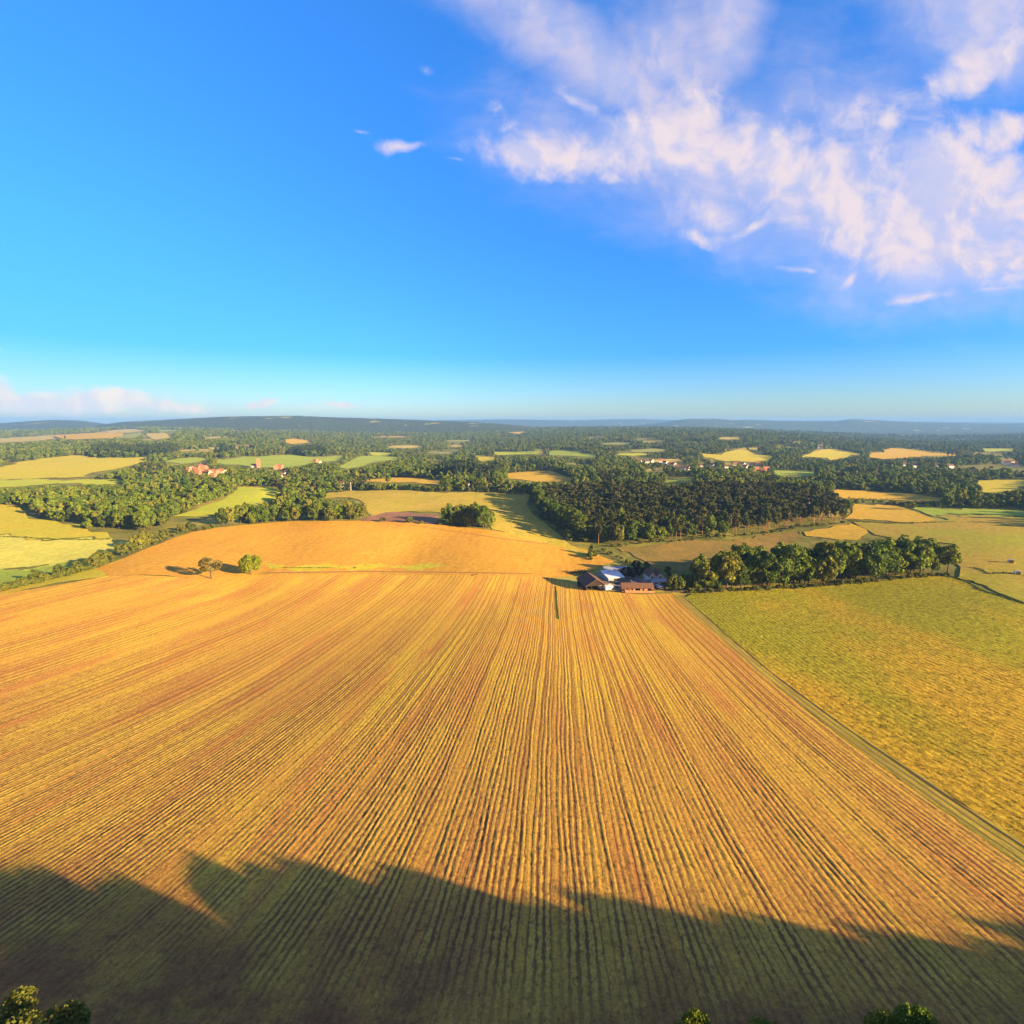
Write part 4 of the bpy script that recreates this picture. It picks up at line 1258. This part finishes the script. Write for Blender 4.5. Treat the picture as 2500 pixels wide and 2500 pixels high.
# tall brick tower house
p = at3(*a420([(1365, 270)])[0])
t = empty('tower_house', p, R(20), 'tall orange brick tower house on the village hillside', 'tower')
MB().box(-3.5, 3.5, -3.5, 3.5, -1, 17).build('wall', 'brick_wall', t)
MB().add([(-4, -4, 17.02), (4, -4, 17.02), (4, 4, 17.02), (-4, 4, 17.02), (0, 0, 22)], [(0, 1, 4), (1, 2, 4), (2, 3, 4), (3, 0, 4), (3, 2, 1, 0)]).build('roof', 'tile_roof', t)
for z in (4, 9, 13.5):
    MB().box(3.45, 3.56, -.6, .6, z, z + 1.8).build('window', 'glass', t)
    MB().box(-.6, .6, -3.56, -3.45, z, z + 1.8).build('window', 'glass', t)
HOUSES.append((p[0], p[1], 9))

# ------------------------------------------------------------------ the farm
def fp(x, y, dz=0.0):
    v = at3(*r5([(x, y)])[0])
    v.z += dz
    return v


def gp(x, y):
    return Vector((x, y, h1(x, y)))


# big barn
b = empty('barn', gp(48.5, 301), R(12), 'big dark barn with a rust-brown roof at the left of the farm', 'barn')
w_, d_, e_, r_ = 12.5, 16.0, 3.6, 7.2
sl = (r_ - e_) / (w_ / 2)
MB().prism([(-w_ / 2, -1), (w_ / 2, -1), (w_ / 2, e_ - .06), (0, r_ - .08), (-w_ / 2, e_ - .06)], d_ / 2 - .3, d_ / 2).build('back_wall', 'dark_timber', b)
MB().box(-w_ / 2, -w_ / 2 + .25, -d_ / 2, d_ / 2 - .31, -1, e_ - .1).build('side_wall', 'dark_timber', b)
MB().box(w_ / 2 - .25, w_ / 2, -d_ / 2 + 6, d_ / 2 - .31, -1, e_ - .1).build('side_wall', 'dark_timber', b)
MB().prism([(-w_ / 2 + .3, 3.3), (w_ / 2 - .3, 3.3), (w_ / 2 - .3, e_ - .12), (0, r_ - .15), (-w_ / 2 + .3, e_ - .12)], -d_ / 2 + .05, -d_ / 2 + .25).build('gable', 'dark_timber', b)
gable(w_, d_, e_, r_, .25, .6).build('roof', 'barn_roof', b)
for x in (-w_ / 2 + .5, -2.6, 2.6, w_ / 2 - .5):
    MB().box(x - .18, x + .18, -d_ / 2 + .3, -d_ / 2 + .66, -1, 3.3 if abs(x) > 4 else 4.2).build('post', 'dark_timber', b)

# stable block
b = empty('stable_block', gp(74.5, 293.5), R(-3), 'long timber stable block with brown roof and dark doorways', 'stable')
L_, D_ = 18.0, 6.5
MB().box(-L_ / 2, L_ / 2, D_ / 2 - .2, D_ / 2, -1, 3.0).build('back_wall', 'timber', b)
for x in (-L_ / 2, L_ / 2 - .2):
    MB().prism([(-D_ / 2 + .21, -1), (D_ / 2 - .21, -1), (D_ / 2 - .21, 2.9), (0, 4.3), (-D_ / 2 + .21, 2.9)], x, x + .2, 'x').build('end_wall', 'timber', b)
MB().box(-L_ / 2, -1.8, -D_ / 2, -D_ / 2 + .2, -1, 3.0).box(1.2, 2.4, -D_ / 2, -D_ / 2 + .2, -1, 3.0).box(3.9, 5.9, -D_ / 2, -D_ / 2 + .2, -1, 3.0).box(7.6, L_ / 2, -D_ / 2, -D_ / 2 + .2, -1, 3.0) \
    .box(-1.8, 1.2, -D_ / 2, -D_ / 2 + .2, -1, .9).box(5.9, 7.6, -D_ / 2, -D_ / 2 + .2, 2.3, 3.0).build('front_wall', 'timber', b)
for x in (-7.6, -4.9, 3.0):
    dr = MB().box(x - .6, x + .6, -D_ / 2 - .06, -D_ / 2 - .01, 0, 2.1).build('door', 'brown_roof' if x != 3.0 else 'dark_timber', b)
for x in (-6.2, -3.3):
    MB().box(x - .5, x + .5, -D_ / 2 - .05, -D_ / 2 - .005, 1.2, 2.1).build('window', 'glass', b)
kk = (4.5 - 3.0) / (D_ / 2)
MB().prism([(-D_ / 2 - .9, 3.0 - .9 * kk), (0, 4.5), (D_ / 2 + .4, 3.0 - .4 * kk), (D_ / 2 + .4, 3.2 - .4 * kk), (0, 4.72), (-D_ / 2 - .9, 3.2 - .9 * kk)], -L_ / 2 - .5, L_ / 2 + .5, 'x').build('roof', 'brown_roof', b)
for x in (-L_ / 2, -1.8, 2.4, L_ / 2 - .25):
    MB().box(x, x + .22, -D_ / 2 - .75, -D_ / 2 - .53, -1, 2.55).build('post', 'timber', b)
# boarded pen in front of it
b = empty('boarded_pen', gp(74.8, 286.5), R(-3), 'orange boarded pen along the front of the stable block', 'fence')
MB().box(-8.6, 8.2, -.1, .06, .25, .75).box(-8.6, 8.2, -.1, .06, .9, 1.5).build('boards', 'timber', b)
for i in range(8):
    MB().box(-8.7 + i * 2.4, -8.52 + i * 2.4, .065, .25, -.6, 1.75).build('post', 'old_wood', b)
MB().box(-8.6, -8.45, .26, 3.6, .2, 1.5).box(8.05, 8.2, .26, 3.6, .2, 1.5).build('end_boards', 'timber', b)

# flat-roofed white shed and the long grey one behind
b = empty('white_shed', gp(65.5, 322), R(10), 'low shed with a broad pale flat metal roof in the middle of the farm', 'shed')
MB().box(-5.2, 5.2, -7, 7, -1, 3.0).build('wall', 'grey_metal', b)
MB().prism([(-7.5, 3.02), (7.5, 3.75), (7.5, 3.95), (-7.5, 3.22)], -5.7, 5.7, 'x').build('roof', 'white_metal', b)
MB().box(-1.5, 1.6, -7.08, -7.0, 0, 2.5).build('door', 'dark_timber', b)
for x, y, w2 in ((-.3, 5.0, 1.6), (3.6, 5.6, 1.1)):
    z0 = 3.22 + (y + 7.5) / 15 * .73 + .03
    MB().box(x - w2, x + w2, y - .9, y + .9, z0 - .05, z0 + .9).build('roof_vent', 'white_metal', b)
b = empty('grey_shed', gp(72, 343), R(2), 'long low grey shed at the back of the farm', 'shed')
MB().box(-8, 8, -2, 2, -1, 2.3).build('wall', 'grey_metal', b)
MB().prism([(-2.5, 2.32), (2.5, 2.9), (2.5, 3.05), (-2.5, 2.47)], -8.4, 8.4, 'x').build('roof', 'grey_metal', b)
MB().box(-2, 1, -2.07, -2.0, 0, 2.0).build('door', 'dark_timber', b)

# farmhouse: two roofs side by side
b = empty('farmhouse', gp(91.5, 318), R(8), 'white farmhouse with twin dark gables at the right of the farm', 'house')
MB().box(-5.2, 5.2, -4, 4.5, -1, 4.6).build('wall', 'white_wall', b)
for cx, tall in ((-2.7, 7.2), (2.6, 6.8)):
    MB().prism([(cx - 2.3, 4.62), (cx + 2.3, 4.62), (cx, tall - .25)], -4.0, 4.5).build('gable', 'white_wall', b)
    o = MB().prism([(cx - 2.75, 4.35), (cx, tall), (cx + 2.75 if cx < 0 else cx + 2.9, 4.35), (cx + 2.75, 4.62), (cx, tall + .3), (cx - 2.75, 4.62)], -4.4, 4.9).build('roof', 'brown_roof', b)
    MB().box(cx + .6, cx + 1.5, 2.0, 2.9, tall - 1.4, tall + 1.3).build('chimney', 'brick_wall', o)
for x, z in ((-3.4, .9), (-1.6, .9), (1.6, .9), (3.6, .9), (-2.7, 3.1), (2.6, 3.1)):
    MB().box(x - .5, x + .5, -4.06, -3.98, z, z + 1.1).build('window', 'glass', b)
MB().box(-.5, .5, -4.07, -3.99, 0, 2.1).build('door', 'dark_timber', b)
b = empty('white_annexe', gp(92.5, 308.5), R(4), 'low white outbuilding in front of the farmhouse', 'outbuilding')
MB().box(-4.8, 4.8, -1.6, 1.6, -1, 2.5).build('wall', 'white_wall', b)
MB().prism([(-1.9, 2.4), (1.9, 3.3), (1.9, 3.45), (-1.9, 2.55)], -5.0, 5.0, 'x').build('roof', 'grey_metal', b)
for x in (-2.8, 1.0, 3.2):
    MB().box(x - .5, x + .5, -1.66, -1.58, .9 if x != 1.0 else 0, 1.9).build('window' if x != 1.0 else 'door', 'glass', b)


def trailer(p, rz, label):
    o = empty('horse_trailer', p, rz, label, 'trailer')
    MB().prism([(-2.5, .6), (2.6, .6), (2.9, 1.4), (2.5, 2.7), (-2.5, 2.75)], -1.15, 1.15, 'y').build('body', 'white_metal', o)
    MB().box(-1.4, 1.4, -1.2, -1.16, 1.6, 2.15).build('window', 'glass', o)
    MB().box(2.7, 3.9, -.1, .1, .55, .7).build('drawbar', 'grey_metal', o)
    for x in (-.7, .4):
        for y in (-1.14, .92):
            o2 = MB().wheel(y, y + .22, 0, 0, .36).build('wheel', 'rubber', o)
            o2.rotation_euler = (0, 0, R(90))
            o2.location = (x, 0, .36)
    return o


# clutter about the yard
def bale(p, rz, label, group=None):
    o = empty('straw_bale', p, rz, label, 'bale', group)
    MB().wheel(-.6, .6, 0, .62, .62, 16).build('straw', 'straw', o)
    MB().wheel(-.62, -.6, 0, .62, .5, 16).wheel(.6, .62, 0, .62, .5, 16).build('end_face', 'old_wood', o)


for i, (x, y) in enumerate(((59.5, 303), (60.9, 303.4), (60.2, 304.7), (62.2, 302.8))):
    bale(gp(x, y), i * .5, 'round straw bale in the yard between the barn and the stable block', 'round bales in the yard')


def pallets(p, rz, n, label):
    o = empty('pallet_stack', p, rz, label, 'pallets')
    for k in range(n):
        MB().box(-.6, .6, -.5, .5, k * .16 + .1, k * .16 + .14).box(-.6, -.5, -.5, .5, k * .16, k * .16 + .098).box(.5, .6, -.5, .5, k * .16, k * .16 + .098).build('pallet', 'old_wood', o)


pallets(gp(63.5, 297), .3, 9, 'tall stack of pallets at the left end of the stable block')
pallets(gp(58.6, 310), 1.1, 6, 'short stack of pallets beside the pale flat-roofed shed')
o = empty('water_tank', gp(86.5, 300), 0, 'dark round water tank behind the right end of the stable block', 'tank')
v, f = tube([(0, 0, 0), (0, 0, 1.7)], [1.3, 1.3], 20)
MB().add(v, f).build('tank_wall', 'paint_dark', o)
v, f = tube([(0, 0, 1.7), (0, 0, 2.05)], [1.3, .3], 20)
MB().add(v, f).build('lid', 'paint_dark', o)
o = empty('field_fence', gp(85, 286), R(8), 'post and rail fence from the stable block to the trees on its right', 'fence')
for i in range(8):
    MB().box(i * 2.4 - .08, i * 2.4 + .08, -.08, .08, -.8, 1.3).build('post', 'old_wood', o)
MB().box(0, 16.8, .085, .12, .45, .6).box(0, 16.8, .085, .12, .95, 1.1).build('rails', 'old_wood', o)
b = empty('lean_to', gp(79, 303), R(-3), 'dark lean-to shed behind the stable block', 'shed')
MB().box(-5.5, 5.5, -2.2, 2.2, -1, 2.6).build('wall', 'dark_timber', b)
MB().prism([(-2.6, 2.62), (2.6, 3.3), (2.6, 3.42), (-2.6, 2.74)], -5.9, 5.9, 'x').build('roof', 'slate_roof', b)
trailer(gp(54.4, 296.5), R(14), 'white trailer parked against the barn front')
trailer(gp(57.6, 293.6), R(24), 'cream-lit trailer standing in front of the white one')


def car(name, p, rz, paint, label):
    o = empty(name, p, rz, label, 'car')
    MB().prism([(-2.1, .35), (2.1, .35), (2.15, .8), (1.2, .95), (.6, 1.45), (-1.3, 1.5), (-2.1, 1.0)], -.85, .85, 'y').build('body', paint, o)
    MB().prism([(-1.35, 1.0), (1.0, 1.0), (.58, 1.40), (-1.2, 1.42)], -.87, -.853, 'y').prism([(-1.35, 1.0), (1.0, 1.0), (.58, 1.40), (-1.2, 1.42)], .853, .87, 'y').build('window', 'glass', o)
    MB().add([(.7, -.7, 1.41), (.7, .7, 1.41), (1.16, .7, 1.0), (1.16, -.7, 1.0)], [(0, 1, 2, 3)]).build('windscreen', 'glass', o)
    for x in (-1.3, 1.3):
        for y in (-.9, .68):
            o2 = MB().wheel(y, y + .22, 0, 0, .34).build('wheel', 'rubber', o)
            o2.rotation_euler = (0, 0, R(90))
            o2.location = (x, 0, .34)
    return o


car('parked_car', fp(945, 530), R(80), 'paint_dark', 'dark car parked behind the left end of the stable block')
car('parked_car', fp(1455, 578), R(-35), 'paint_blue', 'pale blue car parked right of the stable block')
car('parked_car', fp(1490, 596), R(-50), 'white_metal', 'white car nose-down beside the pale blue one')


def pole(p, hgt, label, arm=True, mat='old_wood', r=.14):
    o = empty('utility_pole', p, 0.4, label, 'pole')
    v, f = tube([(0, 0, -.5), (0, 0, hgt)], [r, r * .75], 8)
    MB().add(v, f).build('post', mat, o)
    if arm:
        MB().box(-.9, .9, -.08, .08, hgt - .7, hgt - .52).build('crossarm', mat, o)
        for x in (-.75, 0, .75):
            MB().box(x - .05, x + .05, -.05, .05, hgt - .515, hgt - .3).build('insulator', 'white_metal', o)


pole(at3(1249, 1291), 7.5, 'pole with a crossarm standing in the shaded pasture', r=.2)
pole(at3(*r5([(1080, 316)])[0]), 8.5, 'pole rising behind the farm buildings', r=.17)
pole(at3(*r5([(1010, 205)])[0]), 6.0, 'short pole by the hedge between wood and farm', r=.17)
pole(at3(857, 1197), 12, 'pale pole at the left end of the long dark hedge', r=.3, mat='white_metal')
pole(at3(70, 1232), 12, 'white dead trunk-like pole before the trees at the left', arm=False, r=.5, mat='white_metal')

# heap, fallen branch and the two field shelters
o = empty('scrap_heap', fp(450, 402), 0.2, 'dark heap of branches and scrap behind the barn', 'heap')
v, f = [], []
q = MB()
for i in range(60):
    a_, l_ = rt.uniform(0, 3.14), rt.uniform(1.2, 3.5)
    x, y, z = rt.gauss(0, 4.6), rt.gauss(0, 1.5), abs(rt.gauss(0, .5))
    vv, ff = tube([(0, 0, 0), (0, 0, l_)], [.22, .12], 5)
    mtx = Matrix.Translation((x, y, z)) @ Matrix.Rotation(a_, 4, 'Z') @ Matrix.Rotation(R(rt.uniform(60, 95)), 4, 'X')
    q.add([mtx @ Vector(k) for k in vv], ff)
q.build('branches', 'dark_wood', o)
o = empty('fallen_branch', at3(1160, 1405), 0.3, 'fallen dead branch lying where the two orange fields meet', 'branch')
q = MB()
for (p0, p1, r0) in (((-2.6, 0, .2), (0, .2, .5), .2), ((0, .2, .5), (2.4, .3, .9), .16), ((0, .2, .5), (1.2, -.9, 1.3), .1), ((-1.2, .1, .3), (-2.0, -.8, 1.0), .1), ((1.2, .2, .7), (2.0, 1.0, 1.4), .08)):
    d_v = Vector(p1) - Vector(p0)
    vv, ff = tube([(0, 0, 0), (0, 0, d_v.length)], [r0, r0 * .6], 6)
    mtx = Matrix.Translation(p0) @ d_v.to_track_quat('Z', 'Y').to_matrix().to_4x4()
    q.add([mtx @ Vector(k) for k in vv], ff)
q.build('limb', 'dark_wood', o)
for (px, py, rz, mt, lb) in ((2467, 1374, -.5, 'cream_wall', 'small cream field shelter in the right meadow'), (2483, 1402, -.3, 'white_wall', 'small whitish field shelter by the scrubby low hedge')):
    o = empty('field_shelter', at3(px, py), rz, lb, 'shelter')
    MB().box(-1.4, 1.4, .9, 1.0, 0, 2.0).box(-1.4, -1.3, -1.0, .899, 0, 1.9).box(1.3, 1.4, -1.0, .899, 0, 1.9).build('wall', mt, o)
    MB().prism([(-1.3, 2.15), (1.2, 1.95), (1.2, 2.07), (-1.3, 2.27)], -1.6, 1.6, 'x').build('roof', 'grey_metal', o)

# ------------------------------------------------------------------ the far woodland, one mass
def blocked(P):
    k = np.zeros(len(P), bool)
    for wp in FIELD_POLYS + WOODS:
        lo, hi = wp.min(0), wp.max(0)
        c_ = (P[:, 0] > lo[0]) & (P[:, 0] < hi[0]) & (P[:, 1] > lo[1]) & (P[:, 1] < hi[1]) & ~k
        idx = np.nonzero(c_)[0]
        if len(idx):
            k[idx[inside(P[idx, 0], P[idx, 1], wp)]] = True
    for (x, y, r0) in HOUSES:
        d = np.hypot(P[:, 0] - x, P[:, 1] - y)
        rr0 = math.hypot(x, y)
        # garden in front of the house
        gx_, gy_ = x - x / rr0 * r0 * 1.8, y - y / rr0 * r0 * 1.8
        d2 = np.hypot(P[:, 0] - gx_, P[:, 1] - gy_)
        k |= (d < r0 * 1.1) | (d2 < r0 * 1.5)
    return k


def noise2(x, y, s, seed):
    r_ = np.random.default_rng(seed)
    o = np.zeros_like(x)
    for i in range(6):
        a_ = r_.uniform(0, 6.28)
        f_ = (1.0 + .55 * i) / s
        o += np.sin((x * math.cos(a_) + y * math.sin(a_)) * f_ * 6.28 + r_.uniform(0, 6.28) + 1.5 * np.sin((x * math.sin(a_) - y * math.cos(a_)) * f_ * 4))
    return o / 6


far_pts = []
gs = np.random.default_rng(77)
for (r0, r1_, sp, sc) in ((640, 1300, 10.5, 1.0), (1300, 2400, 14, 1.0), (2400, 4200, 21, 1.15), (4200, 6200, 36, 1.5)):
    lim = r1_
    X, Y = np.meshgrid(np.arange(-lim, lim, sp), np.arange(200, lim, sp * .87))
    X = X.astype(float)
    X[1::2] += sp / 2
    X = X + gs.uniform(-.45, .45, X.shape) * sp
    Y = Y + gs.uniform(-.45, .45, Y.shape) * sp
    rad = np.hypot(X, Y)
    k = (rad >= r0) & (rad < r1_) & (np.abs(X) < Y * 1.12 + 60)
    x, y = X[k], Y[k]
    P = np.stack([x, y], -1)
    P = P[~blocked(P)]
    x, y = P[:, 0], P[:, 1]
    clear = noise2(x, y, 1000 if r0 >= 1300 else 420, 4) > (0.27 if r0 >= 1300 else 0.55)
    thin = (noise2(x, y, 160, 9) > 0.2) & (gs.uniform(0, 1, len(x)) < (0.45 if r0 < 1000 else 0.25))
    keep = ~clear & ~thin
    x, y = x[keep], y[keep]
    con = noise2(x, y, 330, 21) > 0.38
    kind = np.where(con, np.where(gs.uniform(0, 1, len(x)) < .7, 8, 7), gs.integers(0, 6, len(x)))
    far_pts.append(np.stack([x, y, sc * gs.uniform(.62, 1.08, len(x)), kind], -1))
# hedgerow trees round the far fields
for wp_ in OUTLINES:
    w_ = np.array(wp_)
    if np.hypot(w_[:, 0], w_[:, 1]).mean() < 560:
        continue
    cen = w_.mean(0)
    d_ = np.concatenate([[0], np.cumsum(np.hypot(*(np.roll(w_, -1, 0) - w_).T))])
    n_ = int(min(d_[-1] / 9, 160))
    t_ = gs.uniform(0, d_[-1], n_)
    ww = np.vstack([w_, w_[:1]])
    x, y = np.interp(t_, d_, ww[:, 0]), np.interp(t_, d_, ww[:, 1])
    out_ = np.stack([x, y], -1) - cen
    out_ /= np.linalg.norm(out_, axis=1, keepdims=True)
    on = np.sin(t_ * .021 + cen[0]) + .6 * np.sin(t_ * .057) > -.35
    k_ = gs.integers(0, 7, n_)
    k_ = np.where(gs.uniform(0, 1, n_) < .6, 6, k_)
    far_pts.append(np.stack([x + out_[:, 0] * 5, y + out_[:, 1] * 5, gs.uniform(.45, .95, n_), k_], -1)[on])
# the tall dark spruce block and the plantation strips
for pix, sp, kd, s_ in (([(1072, 1168), (1150, 1170), (1215, 1172), (1222, 1160), (1150, 1152), (1080, 1155)], 7.5, 8, 1.5),
                        ([(845, 1166), (950, 1165), (1070, 1166), (1080, 1150), (950, 1142), (860, 1155)], 9, 2, 1.0),
                        ([(1243, 1150), (1330, 1152), (1330, 1138), (1260, 1136)], 8, 8, .95),
                        ([(850, 1197), (950, 1196), (1100, 1197), (1220, 1198), (1300, 1199), (1300, 1192), (1100, 1191), (950, 1190), (860, 1191)], 9, 1, .85),
                        ([(525, 1112), (560, 1114), (580, 1106), (540, 1100)], 9, 8, 1.4), ([(725, 1112), (780, 1114), (775, 1100), (735, 1100)], 9, 8, 1.3),
                        ([(230, 1112), (340, 1115), (420, 1114), (420, 1098), (230, 1100)], 11, 8, 1.25)):
    wp = np.array(ground_poly(pix, 10))
    P = spots(wp, sp, int(pix[0][0]))
    far_pts.append(np.array([(x, y, s_ * rt.uniform(.85, 1.15), kd if kd >= 7 else rt.randrange(6)) for x, y in P]))
allp = np.concatenate([np.array([(a_, b_, c_, d_ if d_ else rt.randrange(6)) for a_, b_, c_, d_ in STUFF]).reshape(-1, 4)] + far_pts)
allp[:, 3] = np.where((allp[:, 3] == 0), gs.integers(0, 6, len(allp)), allp[:, 3])

# keep the woods in front of the open fields low, so the fields stay in sight over them
HT = np.array([16, 18, 14, 17, 12, 15, 8, 21, 21], float)
VIEWS = [np.array(pix) for _, _, pix in FAR] + VBOX
sP, cP = math.sin(PITCH), math.cos(PITCH)


def seen_over(x, y, top):
    z = top - CAMZ
    d = y * cP - z * sP
    return 1250 + 1250 * x / d, 1250 - 1250 * (y * sP + z * cP) / d


ax, ay = allp[:, 0], allp[:, 1]
az = H(ax, ay)
hs = HT[allp[:, 3].astype(int)] * allp[:, 2]
drop = np.zeros(len(allp), bool)
bases = seen_over(ax, ay, az)
inb = np.zeros(len(allp), bool)
for vp in VIEWS:
    inb |= inside(bases[0], bases[1], vp)
for it, fct in enumerate((1.0, .7, .5, .35, .25)):
    hit = np.zeros(len(allp), bool)
    for part_ in (1.0, .8, .6, .4):
        qx, qy = seen_over(ax, ay, az + hs * fct * part_)
        for vp in VIEWS:
            lo, hi = vp.min(0), vp.max(0)
            c_ = np.nonzero((qx > lo[0]) & (qx < hi[0]) & (qy > lo[1]) & (qy < hi[1]))[0]
            if len(c_):
                hit[c_[inside(qx[c_], qy[c_], vp)]] = True
    if it == 0:
        need = hit.copy()
        fac = np.full(len(allp), 9.0)
    fac = np.where(need & ~hit & (fac > 8), fct, fac)
drop = (need & (fac > 8)) | inb
fac = np.where(need & (fac < 8), fac, 1.0)
allp[:, 2] *= fac
allp = allp[~drop]

proto_col = bpy.data.collections.new('woodland_trees')
pn = []


def proto(seed, ht, h0, rad, nl, leaves, size, mat, bark, shape, limbs=0):
    v, f = crown_verts(seed, h0, ht, rad, nl, leaves, size, shape)
    tv, tf = trunk_verts(seed, h0 + (ht - h0) * .15, ht, .3, limbs, 1.5)
    n0 = len(v)
    me = mesh_from('forest_tree', np.concatenate([v, np.array(tv)]), np.concatenate([f, np.array(tf) + n0]), M[mat], False)
    me.materials.append(M[bark])
    mi = np.zeros(len(f) + len(tf), np.int32)
    mi[len(f):] = 1
    me.polygons.foreach_set('material_index', mi)
    o = bpy.data.objects.new('forest_tree.%03d' % len(pn), me)
    proto_col.objects.link(o)
    pn.append(o)


for i, (ht, rad, nl) in enumerate(((16, 5.6, 12), (18, 5.2, 14), (14, 5.8, 12), (17, 6.4, 16), (12, 4.8, 10), (15, 4.6, 10))):
    proto(200 + i, ht, 1.2, rad, nl, 420, 1.05, 'leaf' if i % 3 else 'leaf_dark', 'bark', 'round')
proto(210, 8, .5, 4.5, 10, 260, .9, 'leaf_hedge', 'bark', 'bush')
proto(211, 21, 3.5, 3.9, 14, 480, .85, 'needle', 'pine_bark', 'flat')
proto(212, 21, 1.5, 3.6, 16, 420, .85, 'spruce', 'bark', 'cone')

nP = len(allp)
pz = H(allp[:, 0], allp[:, 1]) - .3
me = bpy.data.meshes.new('woodland')
me.vertices.add(nP)
me.vertices.foreach_set('co', np.stack([allp[:, 0], allp[:, 1], pz], -1).astype(np.float32).ravel())
a1 = me.attributes.new('tree_kind', 'INT', 'POINT')
a1.data.foreach_set('value', allp[:, 3].astype(np.int32))
a2 = me.attributes.new('tree_scale', 'FLOAT_VECTOR', 'POINT')
sv = allp[:, 2:3] * gs.uniform(.88, 1.12, (nP, 3))
sv[:, 0:2] *= 1.08
a2.data.foreach_set('vector', sv.astype(np.float32).ravel())
a3 = me.attributes.new('tree_turn', 'FLOAT_VECTOR', 'POINT')
rv_ = np.zeros((nP, 3))
rv_[:, 2] = gs.uniform(0, 6.28, nP)
a3.data.foreach_set('vector', rv_.astype(np.float32).ravel())
wl = link('woodland', me)
tag(wl, 'far woods, hedgerows and garden trees spread over the whole valley', 'woodland', kind='stuff')
ng = bpy.data.node_groups.new('woodland', 'GeometryNodeTree')
ng.interface.new_socket('Geometry', in_out='INPUT', socket_type='NodeSocketGeometry')
ng.interface.new_socket('Geometry', in_out='OUTPUT', socket_type='NodeSocketGeometry')
gi, go = ng.nodes.new('NodeGroupInput'), ng.nodes.new('NodeGroupOutput')
mp_ = ng.nodes.new('GeometryNodeMeshToPoints')
iop = ng.nodes.new('GeometryNodeInstanceOnPoints')
ci = ng.nodes.new('GeometryNodeCollectionInfo')
ci.inputs['Collection'].default_value = proto_col
ci.inputs['Separate Children'].default_value = True
ci.inputs['Reset Children'].default_value = True


def na(nm, dt):
    nd = ng.nodes.new('GeometryNodeInputNamedAttribute')
    nd.data_type = dt
    nd.inputs['Name'].default_value = nm
    return nd.outputs[0]


e2r = ng.nodes.new('FunctionNodeEulerToRotation')
L = ng.links.new
L(gi.outputs[0], mp_.inputs[0])
L(mp_.outputs[0], iop.inputs['Points'])
L(ci.outputs[0], iop.inputs['Instance'])
iop.inputs['Pick Instance'].default_value = True
L(na('tree_kind', 'INT'), iop.inputs['Instance Index'])
L(na('tree_turn', 'FLOAT_VECTOR'), e2r.inputs[0])
L(e2r.outputs[0], iop.inputs['Rotation'])
L(na('tree_scale', 'FLOAT_VECTOR'), iop.inputs['Scale'])
L(iop.outputs[0], go.inputs[0])
wl.modifiers.new('woodland', 'NODES').node_group = ng

# ------------------------------------------------------------------ the air
m, N = new_mat('haze')
vol = N.n('ShaderNodeVolumePrincipled', {'Color': (0.20, 0.46, 1.0, 1), 'Density': HAZE, 'Anisotropy': 0.0})
o_m = N.n('ShaderNodeOutputMaterial')
N.t.links.new(vol.outputs[0], o_m.inputs['Volume'])
M['haze'] = m
gmin = -200.0
o = MB().box(-17600, 17600, -17600, 17600, gmin, CAMZ + 95).build('haze', 'haze')
tag(o, kind='stuff', label='pale blue air thickening towards the far hills', cat='haze')
with open('/tmp/scene_log.txt', 'w') as fh_:
    fh_.write('%d trees in mass, %d objects, min z %.1f\n' % (nP, len(bpy.data.objects), min(v.co.z for v in bpy.data.objects['ground'].data.vertices)))
    fh_.write('bad sheets %s\n' % SHEETLOG)
    from collections import Counter
    fh_.write(str(Counter(o.get('group') for o in bpy.data.objects if o.get('group'))) + '\n')
